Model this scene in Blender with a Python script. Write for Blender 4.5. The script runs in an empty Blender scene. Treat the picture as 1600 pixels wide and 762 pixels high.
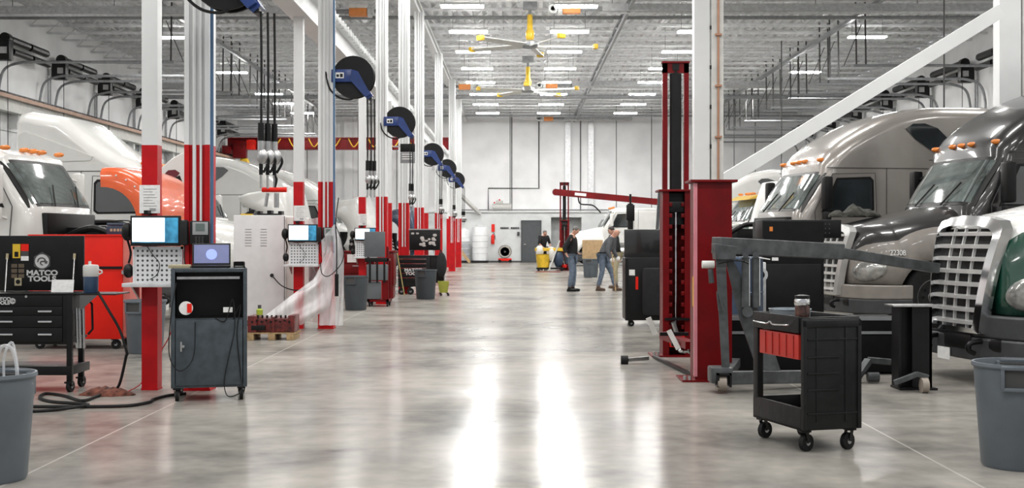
import bpy, bmesh, math, random
from mathutils import Vector, Matrix
R = math.radians
random.seed(7)
SC = bpy.context.scene
COL = SC.collection
# ---------------------------------------------------------------- camera
F = 1960.0                       # focal length in pixels of a 1600 px wide frame
EYE = 1.45
cam = bpy.data.cameras.new('camera'); camo = bpy.data.objects.new('camera', cam); COL.objects.link(camo)
camo.location = (0, 0, EYE); camo.rotation_euler = (R(90), 0, 0)
cam.sensor_width = 36; cam.lens = 36*F/1600
cam.shift_x = -8/1600; cam.shift_y = -11/1600
cam.clip_end = 400
cam.dof.use_dof = True; cam.dof.focus_distance = 11.5; cam.dof.aperture_fstop = 9
SC.camera = camo
# ---------------------------------------------------------------- world (daylight entering by the open end behind the camera)
w = bpy.data.worlds.new('world'); SC.world = w; w.use_nodes = True
w.node_tree.nodes['Background'].inputs[0].default_value = (0.93, 0.96, 1.0, 1)
w.node_tree.nodes['Background'].inputs[1].default_value = .12
# ---------------------------------------------------------------- exposure
SC.view_settings.view_transform = 'Standard'; SC.view_settings.look = 'None'
SC.view_settings.gamma = 1; SC.view_settings.use_curve_mapping = False
SC.view_settings.exposure = 1.99
LAMP = 35.0                      # emission strength of the LED diffusers
SC.cycles.max_bounces = 8; SC.cycles.diffuse_bounces = 4; SC.cycles.glossy_bounces = 4
SC.cycles.transparent_max_bounces = 8; SC.cycles.sample_clamp_indirect = 6
SC.cycles.use_denoising = True

# ---------------------------------------------------------------- helpers
def pt(px, py, d):               # a point at distance d seen at px, py
    return Vector(((px-808)*d/F, d, EYE-(py-370)*d/F))
def X(px, d): return (px-808)*d/F
def Z(py, d): return EYE-(py-370)*d/F

_M = {}
def mat(name, col, rough=.5, metal=0., noise=.06, scale=6., bump=0., coat=0., emit=None, strength=1., alpha=1., spec=.5, trans=0.):
    if name in _M: return _M[name]
    m = bpy.data.materials.new(name); m.use_nodes = True
    nt = m.node_tree; b = nt.nodes['Principled BSDF']
    c = (col[0], col[1], col[2], 1)
    b.inputs['Roughness'].default_value = rough; b.inputs['Metallic'].default_value = metal
    b.inputs['Coat Weight'].default_value = coat; b.inputs['Coat Roughness'].default_value = .06
    b.inputs['Specular IOR Level'].default_value = spec
    b.inputs['Alpha'].default_value = alpha
    b.inputs['Transmission Weight'].default_value = trans
    tc = nt.nodes.new('ShaderNodeTexCoord'); nz = nt.nodes.new('ShaderNodeTexNoise')
    nz.inputs['Scale'].default_value = scale; nz.inputs['Detail'].default_value = 5
    nt.links.new(tc.outputs['Object'], nz.inputs['Vector'])
    mr = nt.nodes.new('ShaderNodeMapRange')
    mr.inputs['From Min'].default_value = .3; mr.inputs['From Max'].default_value = .7
    mr.inputs['To Min'].default_value = 1-noise*2; mr.inputs['To Max'].default_value = 1+noise
    nt.links.new(nz.outputs['Fac'], mr.inputs['Value'])
    mx = nt.nodes.new('ShaderNodeVectorMath'); mx.operation = 'SCALE'
    mx.inputs[0].default_value = col[:3]
    nt.links.new(mr.outputs['Result'], mx.inputs['Scale'])
    nt.links.new(mx.outputs['Vector'], b.inputs['Base Color'])
    if bump:
        bp = nt.nodes.new('ShaderNodeBump'); bp.inputs['Strength'].default_value = bump; bp.inputs['Distance'].default_value = .02
        nt.links.new(nz.outputs['Fac'], bp.inputs['Height']); nt.links.new(bp.outputs['Normal'], b.inputs['Normal'])
    if emit:
        b.inputs['Emission Color'].default_value = (*emit, 1); b.inputs['Emission Strength'].default_value = strength
    _M[name] = m; return m

class G:
    def __init__(s, m=None): s.bm = bmesh.new(); s.ms = []; s.i = 0; s.T = None; s.m(m) if m else None
    def m(s, m):
        if m not in s.ms: s.ms.append(m)
        s.i = s.ms.index(m); return s
    def v(s, p):
        p = Vector(p)
        return s.bm.verts.new(s.T @ p if s.T else p)
    def f(s, vs):
        try: f = s.bm.faces.new(vs)
        except ValueError: return None
        f.material_index = s.i; f.smooth = True; return f
    def box(s, x0, x1, y0, y1, z0, z1, bev=0):
        if bev:
            n = 3; out = []
            b = min(bev, (x1-x0)/2.01, (y1-y0)/2.01, (z1-z0)/2.01)
            tmp = bmesh.new(); bmesh.ops.create_cube(tmp, size=1)
            for q in tmp.verts: q.co = Vector(((x0+x1)/2+q.co.x*(x1-x0), (y0+y1)/2+q.co.y*(y1-y0), (z0+z1)/2+q.co.z*(z1-z0)))
            bmesh.ops.bevel(tmp, geom=tmp.edges[:], offset=b, segments=2, affect='EDGES', profile=.6)
            mp = {q: s.v(q.co) for q in tmp.verts}
            for q in tmp.faces: s.f([mp[k] for k in q.verts])
            tmp.free(); return s
        c = [s.v((x, y, z)) for z in (z0, z1) for y in (y0, y1) for x in (x0, x1)]
        for q in ((0,2,3,1),(4,5,7,6),(0,1,5,4),(2,6,7,3),(0,4,6,2),(1,3,7,5)): s.f([c[k] for k in q])
        return s
    def bar(s, p0, p1, w, h, up=(0,0,1)):      # rectangular bar between two points
        p0 = Vector(p0); p1 = Vector(p1); d = (p1-p0).normalized(); up = Vector(up)
        a = d.cross(up)
        if a.length < 1e-4: a = d.cross(Vector((1,0,0)))
        a.normalize(); b = a.cross(d).normalized()
        rs = []
        for p in (p0, p1): rs.append([s.v(p+a*w/2*i+b*h/2*j) for i, j in ((-1,-1),(1,-1),(1,1),(-1,1))])
        for k in range(4): s.f([rs[0][k], rs[0][(k+1)%4], rs[1][(k+1)%4], rs[1][k]])
        s.f(rs[0][::-1]); s.f(rs[1]); return s
    def loft(s, rings, closed=True, caps=True):
        vs = [[s.v(p) for p in r] for r in rings]; n = len(rings[0])
        for a, b in zip(vs, vs[1:]):
            for k in range(n if closed else n-1): s.f([a[k], a[(k+1)%n], b[(k+1)%n], b[k]])
        if caps and closed: s.f(vs[0][::-1]); s.f(vs[-1])
        return vs
    def loft2(s, rings): s.loft(rings); return s
    def cyl(s, p0, p1, r, r2=None, n=14, caps=True):
        p0 = Vector(p0); p1 = Vector(p1); d = (p1-p0).normalized()
        a = d.orthogonal().normalized(); b = d.cross(a); r2 = r if r2 is None else r2
        s.loft([[p+(a*math.cos(t)+b*math.sin(t))*q for t in [2*math.pi*k/n for k in range(n)]] for p, q in ((p0, r), (p1, r2))], caps=caps)
        return s
    def tube(s, pts, r, n=8, sm=True):
        P = [Vector(p) for p in pts]
        if sm and len(P) > 2:
            Q = []
            for i in range(len(P)-1):
                a, b, c, d = P[max(i-1,0)], P[i], P[i+1], P[min(i+2,len(P)-1)]
                for k in range(6):
                    t = k/6
                    Q.append(.5*((2*b)+(-a+c)*t+(2*a-5*b+4*c-d)*t*t+(-a+3*b-3*c+d)*t**3))
            Q.append(P[-1]); P = Q
        rs = []; a = None
        for i, p in enumerate(P):
            d = (P[min(i+1,len(P)-1)]-P[max(i-1,0)]).normalized()
            if a is None: a = d.orthogonal().normalized()
            a = (a-d*a.dot(d)).normalized(); b = d.cross(a)
            rs.append([p+(a*math.cos(t)+b*math.sin(t))*r for t in [2*math.pi*k/n for k in range(n)]])
        s.loft(rs); return s
    def lathe(s, prof, c=(0,0,0), ax='z', n=28):
        c = Vector(c); rs = []
        for r, h in prof:
            ring = []
            for k in range(n):
                t = 2*math.pi*k/n; u, v = r*math.cos(t), r*math.sin(t)
                ring.append(c+Vector({'z': (u, v, h), 'y': (u, h, v), 'x': (h, u, v)}[ax]))
            rs.append(ring)
        s.loft(rs, caps=True); return s
    def prism(s, poly, ax, a, b):
        def q(u, v, h): return {'y': (u, h, v), 'x': (h, u, v), 'z': (u, v, h)}[ax]
        s.loft([[q(u, v, a) for u, v in poly], [q(u, v, b) for u, v in poly]]); return s
    def ball(s, c, r, n=12):
        if not hasattr(r, '__len__'): r = (r, r, r)
        c = Vector(c); rs = []
        for i in range(1, n):
            p = math.pi*i/n
            rs.append([c+Vector((r[0]*math.sin(p)*math.cos(t), r[1]*math.sin(p)*math.sin(t), r[2]*math.cos(p))) for t in [2*math.pi*k/(n+4) for k in range(n+4)]])
        s.loft(rs); return s
    def obj(s, name, parent=None, loc=None, rot=None, bev=0, ang=32):
        bmesh.ops.recalc_face_normals(s.bm, faces=s.bm.faces)
        for e in s.bm.edges:
            if len(e.link_faces) == 2 and e.calc_face_angle(0) > R(ang): e.smooth = False
        me = bpy.data.meshes.new(name); s.bm.to_mesh(me); s.bm.free()
        for m in s.ms: me.materials.append(m)
        o = bpy.data.objects.new(name, me); COL.objects.link(o)
        if parent: o.parent = parent
        if loc: o.location = loc
        if rot: o.rotation_euler = rot
        if bev:
            b = o.modifiers.new('bevel', 'BEVEL'); b.width = bev; b.segments = 2; b.limit_method = 'ANGLE'; b.angle_limit = R(50)
        return o

def tag(o, label, cat=None, group=None, kind=None):
    if label: o['label'] = label
    if cat: o['category'] = cat
    if group: o['group'] = group
    if kind: o['kind'] = kind
    return o
def thing(name, label, cat, loc=(0,0,0), rz=0, group=None):
    o = bpy.data.objects.new(name, None); COL.objects.link(o); o.empty_display_size = .1
    o.location = loc; o.rotation_euler = (0, 0, rz); return tag(o, label, cat, group)
def struct(name, g, **k):
    o = g.obj(name, **k); o['kind'] = 'structure'; return o
def copy_tree(o, parent=None):
    c = o.copy(); COL.objects.link(c); c.parent = parent
    for ch in o.children: copy_tree(ch, c)
    return c
def text(s, name, parent, loc, size, m, rot=(R(90),0,0), ext=.001, sx=1, align='CENTER', bold=0):
    cu = bpy.data.curves.new(name, 'FONT'); cu.body = s; cu.size = size; cu.extrude = ext; cu.align_x = align; cu.align_y = 'CENTER'; cu.offset = bold
    cu.space_line = .85
    o = bpy.data.objects.new('tmp_text', cu); COL.objects.link(o); o.parent = parent; o.location = loc; o.rotation_euler = rot; o.scale = (sx, 1, 1)
    cu.materials.append(m)
    bpy.context.view_layer.update(); dg = bpy.context.evaluated_depsgraph_get()
    me = bpy.data.meshes.new_from_object(o.evaluated_get(dg)); me.name = name
    n = bpy.data.objects.new(name, me); COL.objects.link(n); n.parent = parent; n.location = loc; n.rotation_euler = rot; n.scale = (sx, 1, 1)
    bpy.data.objects.remove(o); return n
ORD = ['nearest','first','second','third','fourth','fifth','sixth','seventh','eighth','ninth','tenth','eleventh','twelfth','thirteenth','fourteenth','fifteenth','sixteenth','seventeenth','eighteenth','nineteenth','twentieth','twenty-first','twenty-second','twenty-third','twenty-fourth','twenty-fifth','twenty-sixth','twenty-seventh']

# ---------------------------------------------------------------- materials
white = mat('white_paint', (.70,.71,.71), .45, noise=.03, scale=2)
wall_m = mat('wall_white', (.93,.935,.94), .6, noise=.05, scale=.8)
wall_low = mat('wall_block', (.66,.68,.68), .6, noise=.05, scale=2)
deckm = mat('roof_deck', (.76,.77,.78), .5, .0, noise=.12, scale=3)
joistm = mat('joist_grey', (.78,.79,.80), .5, noise=.1, scale=5)
galv = mat('galvanised', (.30,.31,.32), .45, .3, noise=.12, scale=9)
galvl = mat('galvanised_light', (.72,.73,.74), .35, .4, noise=.1, scale=9)
red = mat('safety_red', (.52,.004,.008), .4, noise=.1, scale=5, spec=.3)
redlift = mat('lift_red', (.15,.0015,.003), .35, noise=.14, scale=4, spec=.25)
redbox = mat('cabinet_red', (.75,.014,.005), .4, noise=.05, scale=3, spec=.3)
black = mat('black_paint', (.005,.005,.0055), .4, noise=.2, scale=8, spec=.3)
blackm = mat('black_matt', (.004,.004,.0045), .7, noise=.2, scale=8, spec=.2)
rubber = mat('rubber', (.009,.009,.0095), .65, noise=.25, scale=20, bump=.2, spec=.3)
blackpl = mat('black_plastic', (.009,.0095,.010), .45, noise=.2, scale=14, bump=.15, spec=.35)
grey_cab = mat('slate_grey_paint', (.048,.062,.074), .42, noise=.18, scale=12)
hoistm = mat('hoist_grey', (.075,.08,.084), .4, .15, noise=.22, scale=10, bump=.15)
binm = mat('bin_grey', (.115,.135,.155), .45, noise=.08, scale=4)
bind = mat('bin_dark_grey', (.05,.06,.07), .5, noise=.08, scale=4)
chrome = mat('chrome', (.80,.81,.82), .12, 1.0, noise=.05, scale=5)
steel = mat('steel', (.5,.5,.5), .3, .9, noise=.1, scale=20)
glass = mat('dark_glass', (.02,.025,.028), .06, noise=.3, scale=2, coat=1, spec=.8)
wglass = mat('windshield_glass', (.10,.125,.12), .05, noise=.35, scale=3.2, coat=1, spec=.8)
amber = mat('amber_lens', (.75,.22,.03), .25, noise=.1, coat=.5)
blue = mat('reel_blue', (.008,.035,.17), .35, noise=.1, scale=8, coat=.3)
dkblue = mat('dark_blue', (.03,.055,.10), .4, noise=.2)
yellow = mat('yellow', (.72,.47,.03), .4, noise=.12)
paper = mat('paper', (.80,.80,.79), .8, noise=.06, scale=30)
cardb = mat('cardboard', (.47,.32,.17), .8, noise=.1, scale=10)
tan = mat('tan', (.40,.35,.22), .7, noise=.1)
skin = mat('skin', (.50,.27,.19), .5, noise=.05, scale=20)
hairm = mat('hair', (.035,.028,.025), .7, noise=.3, scale=60)
truckw = mat('truck_white', (.68,.68,.655), .25, noise=.03, scale=2, coat=.7)
trucks = mat('truck_silver', (.28,.26,.24), .28, .35, noise=.05, scale=2, coat=.8)
truckk = mat('truck_charcoal', (.018,.017,.0175), .28, .3, noise=.12, scale=3, coat=.7)
truckg = mat('truck_green', (.008,.055,.035), .25, noise=.1, coat=.8)
truckb = mat('truck_navy', (.03,.05,.09), .25, noise=.1, coat=.8)
trucko = mat('hood_orange', (.72,.10,.012), .35, noise=.06, coat=.6)
trucky = mat('truck_yellow', (.75,.5,.05), .3, noise=.06, coat=.6)
beige = mat('fender_beige', (.23,.21,.19), .4, noise=.06, coat=.3)
plgrey = mat('bumper_grey', (.04,.042,.045), .5, noise=.12, scale=10)
lampgl = mat('headlight_lens', (.36,.36,.34), .15, .4, noise=.3, scale=7, coat=1)
seam = mat('seam_dark', (.06,.06,.06), .7)
emitm = mat('led_diffuser', (.9,.9,.9), .4, emit=(1,.985,.96), strength=LAMP)
copper = mat('copper', (.42,.22,.14), .4, .4, noise=.1)
wood = mat('pallet_wood', (.38,.26,.13), .8, noise=.2, scale=14)
rag = mat('rag', (.17,.055,.035), .9, noise=.4, scale=20, bump=.5)
jeans = mat('jeans', (.13,.17,.23), .85, noise=.2, scale=12)
shirtg = mat('shirt_grey', (.10,.105,.115), .85, noise=.12, scale=12)
cloth_k = mat('black_cloth', (.010,.010,.012), .85, noise=.2, scale=12)
boot = mat('boots', (.09,.055,.035), .7, noise=.2)
offw = mat('off_white', (.62,.62,.59), .5, noise=.06)
hosebl = mat('blue_hose', (.06,.13,.24), .45)
# ================================================================ THE SETTING
WL, WR, YF, ZC = -16.3, 16.3, 73.0, 9.1
Y0 = -3.0
# floor : polished concrete
fm = bpy.data.materials.new('polished_concrete'); fm.use_nodes = True
nt = fm.node_tree; N = nt.nodes; L = nt.links; b = N['Principled BSDF']
tc = N.new('ShaderNodeTexCoord')
def mth(op, a, c=None):
    n = N.new('ShaderNodeMath'); n.operation = op
    for i, q in enumerate((a, c)):
        if q is None: continue
        if isinstance(q, (int, float)): n.inputs[i].default_value = q
        else: L.new(q, n.inputs[i])
    return n.outputs[0]
sep = N.new('ShaderNodeSeparateXYZ'); L.new(tc.outputs['Object'], sep.inputs[0])
n1 = N.new('ShaderNodeTexNoise'); n1.inputs['Scale'].default_value = .55; n1.inputs['Detail'].default_value = 5; n1.inputs['Roughness'].default_value = .62; n1.inputs['Distortion'].default_value = .3
n2 = N.new('ShaderNodeTexNoise'); n2.inputs['Scale'].default_value = 4.5; n2.inputs['Detail'].default_value = 3
n3 = N.new('ShaderNodeTexNoise'); n3.inputs['Scale'].default_value = 160; n3.inputs['Detail'].default_value = 2
for n in (n1, n2, n3): L.new(tc.outputs['Object'], n.inputs['Vector'])
SLX, SLY = 5.7, 5.3
cx = mth('FLOOR', mth('DIVIDE', mth('ADD', sep.outputs[0], 3.0), SLX)); cy = mth('FLOOR', mth('DIVIDE', mth('ADD', sep.outputs[1], -10.5), SLY))
cmb = N.new('ShaderNodeCombineXYZ'); L.new(cx, cmb.inputs[0]); L.new(cy, cmb.inputs[1])
wn = N.new('ShaderNodeTexWhiteNoise'); wn.noise_dimensions = '2D'; L.new(cmb.outputs[0], wn.inputs['Vector'])
tone = mth('ADD', mth('MULTIPLY', n1.outputs['Fac'], .9), mth('MULTIPLY', n2.outputs['Fac'], .28))
tone = mth('ADD', tone, mth('MULTIPLY', wn.outputs['Value'], .10))
ramp = N.new('ShaderNodeValToRGB'); ramp.color_ramp.elements[0].position = .42; ramp.color_ramp.elements[0].color = (.095,.093,.087,1)
ramp.color_ramp.elements[1].position = .84; ramp.color_ramp.elements[1].color = (.36,.34,.305,1)
L.new(tone, ramp.inputs[0])
fx = mth('ABSOLUTE', mth('SUBTRACT', mth('FRACT', mth('DIVIDE', mth('ADD', sep.outputs[0], 3.0+SLX/2), SLX)), .5))
fy = mth('ABSOLUTE', mth('SUBTRACT', mth('FRACT', mth('DIVIDE', mth('ADD', sep.outputs[1], -10.5+SLY/2), SLY)), .5))
jl = mth('MAXIMUM', mth('LESS_THAN', fx, .0016), mth('LESS_THAN', fy, .0016))
mix = N.new('ShaderNodeMix'); mix.data_type = 'RGBA'; L.new(mth('MULTIPLY', jl, .5), mix.inputs['Factor']); L.new(ramp.outputs[0], mix.inputs['A']); mix.inputs['B'].default_value = (.50,.49,.45,1)
L.new(mix.outputs['Result'], b.inputs['Base Color'])
n4 = N.new('ShaderNodeTexNoise'); n4.inputs['Scale'].default_value = .8; n4.inputs['Detail'].default_value = 2; L.new(tc.outputs['Object'], n4.inputs['Vector'])
mr = N.new('ShaderNodeMapRange'); L.new(n4.outputs['Fac'], mr.inputs['Value']); mr.inputs['From Min'].default_value = .3; mr.inputs['From Max'].default_value = .7
mr.inputs['To Min'].default_value = .165; mr.inputs['To Max'].default_value = .20; L.new(mr.outputs[0], b.inputs['Roughness'])
b.inputs['Specular IOR Level'].default_value = .42; b.inputs['Coat Weight'].default_value = .0; b.inputs['Coat Roughness'].default_value = .17
# worn, hazier finish between the polished areas
df = N.new('ShaderNodeBsdfDiffuse'); L.new(mix.outputs['Result'], df.inputs['Color'])
ms = N.new('ShaderNodeMixShader'); mh = N.new('ShaderNodeMapRange'); L.new(n4.outputs['Fac'], mh.inputs['Value'])
mh.inputs['From Min'].default_value = .35; mh.inputs['From Max'].default_value = .65; mh.inputs['To Min'].default_value = .54; mh.inputs['To Max'].default_value = .28
L.new(mh.outputs[0], ms.inputs[0]); L.new(b.outputs[0], ms.inputs[1]); L.new(df.outputs[0], ms.inputs[2]); L.new(ms.outputs[0], N['Material Output'].inputs['Surface'])
struct('floor', G(fm).box(WL-.2, WR+.2, Y0, YF+.2, -.2, 0))
# ceiling : ribbed metal deck (ribs run away from the camera)
g = G(deckm); xs = []; x = WL
while x < WR: xs += [(x, ZC), (x+.14, ZC), (x+.18, ZC+.1), (x+.30, ZC+.1)]; x += .34
ring = xs+[(WR+.1, ZC+.1), (WR+.1, ZC+.2), (WL, ZC+.2)]
g.prism(ring, 'y', Y0, YF+.2); struct('ceiling', g, ang=20)
# walls
struct('wall_left', G(wall_m).box(WL-.2, WL, Y0, YF+.2, 0, ZC))
struct('wall_right', G(wall_m).box(WR, WR+.2, Y0, YF+.2, 0, ZC))
struct('wall_back', G(wall_m).box(WL, WR, YF, YF+.2, 0, ZC))
g = G(wall_low).box(WL, 1.95, YF-.9, YF-.02, 0, 2.86)
g.m(wall_low).box(3.7, WR, YF-.9, YF-.02, 0, 2.86).box(1.95, 3.7, YF-.9, YF-.02, 2.58, 2.86)
g.m(white).box(WL, WR, YF-1.0, YF-.02, 2.861, 2.93)
struct('wall_lower_back', g)
# recess interior darker wall
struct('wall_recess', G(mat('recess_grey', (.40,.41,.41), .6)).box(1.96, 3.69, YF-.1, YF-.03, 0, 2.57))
g = G(seam)
for px in (719, 797, 890, 963, 1018, 620, 560, 480, 1180): g.box(X(px,YF)-.02, X(px,YF)+.02, YF-.012, YF-.001, 2.95, ZC-.05)
struct('trim_1', g)                                     # panel joints of the back wall
g = G(galv)
g.box(WL, WR, YF-.1, YF-.01, ZC-.42, ZC-.34); struct('trim_2', g)
g = G(galvl)
for px in (887, 923): g.box(X(px,YF)-.16, X(px,YF)+.16, YF-.25, YF-.02, 2.94, ZC-.43)
struct('trim_3', g)
g = G(wall_m)
for px in (440, 545, 572, 600): g.box(X(px,YF)-.25, X(px,YF)+.25, YF-.25, YF-.02, 2.94, ZC-.43)
struct('trim_4', g)
g = G(seam)
g.box(WL, WR, YF-.93, YF-.901, 0, .08); struct('baseboard_back', g)
# grey steel door
dx0, dx1 = X(816, 72.1), X(844, 72.1)
g = G(mat('door_grey', (.07,.078,.085), .45)).box(dx0, dx1, 72.03, 72.10, 0.01, Z(346, 72.1)); dr = struct('door_1', g)
g = G(mat('frame_dark', (.05,.055,.06), .4))
g.box(dx0-.07, dx0, 72.0, 72.1, 0, Z(344, 72.1)).box(dx1, dx1+.07, 72.0, 72.1, 0, Z(344, 72.1)).box(dx0-.07, dx1+.07, 72.0, 72.1, Z(346,72.1), Z(344, 72.1)); g.obj('door_frame', dr)
G(chrome).box(dx0+.08, dx0+.2, 71.96, 72.03, 1.0, 1.05).obj('door_handle', dr)

# overhead doors along both side walls : sectional panels, tracks, spring shaft, opener
n = 2
for side in (-1, 1):
    xw = WL if side < 0 else WR
    for k in range(7):
        yc = (43.0 if side > 0 else 42.2)+4.8*k-1.4
        if yc > 72: continue
        g = G(mat('door_panel', (.70,.71,.71), .5, noise=.04))
        for j in range(9): g.box(xw-side*.09, xw-side*.04, yc-1.6, yc+1.6, .02+j*.6, .6+j*.6, .015)
        g.m(galvl).box(xw-side*.12 if side > 0 else xw+.04, xw-.04 if side > 0 else xw+.12, yc-1.75, yc-1.6, 0, 5.6).box(xw-side*.12 if side > 0 else xw+.04, xw-.04 if side > 0 else xw+.12, yc+1.6, yc+1.75, 0, 5.6)
        struct('door_%d' % n, g); n += 1
        sd = 'wall with the crane rail' if side < 0 else 'wall behind the silver truck'
        t = thing('overhead_door_track', 'overhead door track, %s from the far wall, on the %s' % (ORD[7-k], sd), 'door track', (xw, yc, 0), 0)
        zt = 6.9
        for e in (-1.68, 1.68):
            g = G(galv)
            pts = [(-side*.14, e, .3), (-side*.14, e, 4), (-side*.14, e, zt-.8), (-side*.24, e, zt-.35), (-side*.45, e, zt-.12), (-side*.9, e, zt), (-side*2, e, zt), (-side*5.6, e, zt)]
            g.tube(pts[:3], .045, 6, False); g.tube(pts[2:6], .045, 6, True); g.tube(pts[5:], .045, 6, False)
            g.obj('track', t)
            g = G(seam)
            for hx in (-side*5.5, -side*5.2): g.bar((hx, e, zt), (hx+side*.0, e+.12, ZC-.02), .05, .02)
            g.bar((-side*5.9, e, zt), (-side*5.35, e, zt+1.3), .05, .02); g.obj('hanger', t)
        g = G(black)
        g.cyl((-side*.42, -1.55, 7.62), (-side*.42, -.1, 7.62), .13, n=10).cyl((-side*.42, .05, 7.62), (-side*.42, 1.5, 7.62), .13, n=10)
        g.cyl((-side*.42, -1.75, 7.62), (-side*.42, 1.75, 7.62), .04, n=8)
        g.cyl((-side*.5, -1.55, 7.25), (-side*.5, -.1, 7.25), .11, n=10).cyl((-side*.5, .05, 7.25), (-side*.5, 1.5, 7.25), .11, n=10)
        g.obj('spring_shaft', t)
        g = G(black).box(-.25-side*.42, .25-side*.42, -2.2, -1.85, 6.9, 7.55, .05).cyl((-side*.42, -1.95, 7.62), (-side*.42, -1.7, 7.62), .17)
        g.m(steel).box(-.1-side*.5, .1-side*.5, -2.23, -2.2, 7.1, 7.3); g.obj('opener', t)
        g = G(galv)
        for q in (-2.25, -2.05): g.tube([(-side*.1, q, 2.2), (-side*.1, q, 7.0)], .03, 6, False)
        g.obj('conduit', t)
        G(black).tube([(-side*.55, -2.02, 6.9), (-side*.55, -2.0, 3.6)], .012, 5, False).obj('pull_chain', t)

# roof joists (span the building) and girders
jt = None
def joist(y):
    g = G(joistm); zb = ZC-.62
    for q in (-.045, .045): g.box(WL, WR, y+q-.035, y+q+.035, ZC-.06, ZC-.005); g.box(WL, WR, y+q-.03, y+q+.03, zb, zb+.06)
    x = WL; u = True
    while x < WR-.3:
        g.bar((x, y, zb+.04 if u else ZC-.04), (x+.62, y, ZC-.04 if u else zb+.04), .03, .03); x += .62; u = not u
    return g
first = None
for k in range(24):
    y = 72.0-k*1.5
    o = joist(y).obj('roof_joist') if first is None else first.copy()
    if first is None: first = o
    else: o.location.y = -k*1.5; COL.objects.link(o)
    tag(o, 'grey open web steel joist under the roof deck, %s from the far wall' % ORD[k+1], 'roof joist', 'roof joists')
def girder(xg, w, lab, m=white):
    g = G(m); zb = ZC-1.0
    g.box(xg-w, xg+w, 10, YF-.3, zb, zb+.12).box(xg-w, xg+w, 10, YF-.3, ZC-.72, ZC-.63)
    y = 30
    while y < YF-1: g.bar((xg, y, zb+.1), (xg, y+.9, ZC-.7), .06, .06); g.bar((xg, y+.9, ZC-.7), (xg, y+1.8, zb+.1), .06, .06); y += 1.8
    tag(g.obj('roof_girder'), lab, 'roof girder', 'roof girders')
girder(-3.02, .12, 'white roof girder running above the columns with the blue reels')
girder(3.3, .04, 'slim grey roof girder running above the big column by the red lift', galv)
g = G(galv)
for xg in (10.7,):
    g.box(xg-.06, xg+.06, 36, YF-.3, ZC-.75, ZC-.63)
tag(g.obj('hanger_rail'), 'long dark steel rail under the roof with the door track hangers, above the silver truck', 'steel rail')
g = G(galv); g.box(-10.76, -10.64, 36, YF-.3, ZC-.75, ZC-.63)
tag(g.obj('hanger_rail'), 'long dark steel rail under the roof on the side of the red bridge crane', 'steel rail')

# ceiling lights
def light_fix():
    t = thing('ceiling_light', '', 'ceiling light')
    G(white).box(-.62, .62, -.17, .17, .02, .09, .02).obj('housing', t)
    G(emitm).box(-.60, .60, -.15, .15, -.01, .02).obj('diffuser', t)
    G(seam).cyl((-.5, 0, .09), (-.5, 0, 1.0), .006, n=5).cyl((.5, 0, .09), (.5, 0, 1.0), .006, n=5).obj('hanging_wire', t)
    return t
L0 = light_fix(); used = False
rows = [(-1.56, 'aisle row nearest the reels', [66.5-4.4*k for k in range(8)]), (1.68, 'aisle row beside the yellow fans', [66.5-4.4*k for k in range(8)]),
        (5.75, 'row over the truck noses beyond the lift', [66.5-4.4*k for k in range(7)]),
        (-11.4, 'row over the crane rail side', [66.5, 61.7, 57.6, 50.1, 41.3]), (11.5, 'row above the diagonal brace', [58.8, 50.0, 41.2]), (-6.2,'row just behind the reel columns',[66.5,57.6,48.8])]
for x, de, ys in rows:
    for k, y in enumerate(ys):
        o = L0 if not used else copy_tree(L0); used = True
        o.location = (x, y, 8.0); o['label'] = 'lit ceiling light, %s from far wall, %s' % (ORD[k+1], de); o['group'] = 'LED ceiling lights'
# unseen area lights without fixtures, added to light the near half, above the frame
for y in (2, 8, 14, 20, 26, 31.5):
    for x in (-11.4, -6.2, -1.56, 1.68, 5.75, 11.5):
        li = bpy.data.lights.new('near_area_light', 'AREA'); li.shape = 'RECTANGLE'; li.size = 2.4; li.size_y = .6; li.energy = 1.2*.3*math.pi*LAMP*1.0; li.color = (1,.985,.96)
        o = bpy.data.objects.new('near_area_light', li); COL.objects.link(o); o.location = (x, y, 8.0)

# radiant tube heaters
def heater(px, py, d, x1, dirn, lab):
    p = pt(px, py, d); t = thing('radiant_tube_heater', lab, 'tube heater', p)
    G(mat('heater_white', (.75,.74,.7), .4)).box(-.28, .28, -.16, .16, .08, .2, .02).obj('burner_box_lid', t)
    G(mat('heater_orange', (.85,.30,.08), .5)).box(-.26, .26, -.16, .16, -.14, .08, .02).obj('burner_box', t)
    g = G(white).cyl((-dirn*.28, 0, -.02), (-dirn*.40, 0, -.02), .16); g.m(black).cyl((-dirn*.40, -.0, -.02), (-dirn*.5, -.0, -.02), .07)
    g.m(white).lathe([(.13,-.2),(.15,-.17),(.15,-.14),(.07,-.14),(.07,-.2)], (-dirn*.55,0,-.02), 'y', 16); g.obj('intake_fan', t)
    L_ = abs(x1-p.x); g = G(galv).cyl((dirn*.26, 0, 0), (dirn*L_, 0, 0), .07, n=10); g.obj('heating_tube', t)
    g = G(galvl).prism([(-.26,-.10),(-.12,.14),(.12,.14),(.26,-.10),(.24,-.10),(.11,.12),(-.11,.12),(-.24,-.10)], 'x', dirn*.9, dirn*L_); g.obj('reflector', t)
    k = 1.2
    while k < L_: G(seam).cyl((dirn*k, 0, .14), (dirn*k, 0, ZC-.6-p.z), .01, n=5).obj('hanging_rod', t); k += 3
heater(893, 14, 37.0, 16.0, 1, 'radiant tube heater with orange burner box over the aisle, nearest one')
heater(862, 133, 55.5, 15.8, 1, 'radiant tube heater with orange box beyond the first yellow fan, tube towards the trucks')
heater(857, 185, 71.0, 6.5, 1, 'radiant tube heater hanging in front of the far wall')
heater(726, 135, 55.5, -15.8, -1, 'radiant tube heater with orange box whose tube runs over the reel columns')
heater(560, 18, 37.0, -15.8, -1, 'radiant tube heater high over the white trucks, nearest one')

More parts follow.
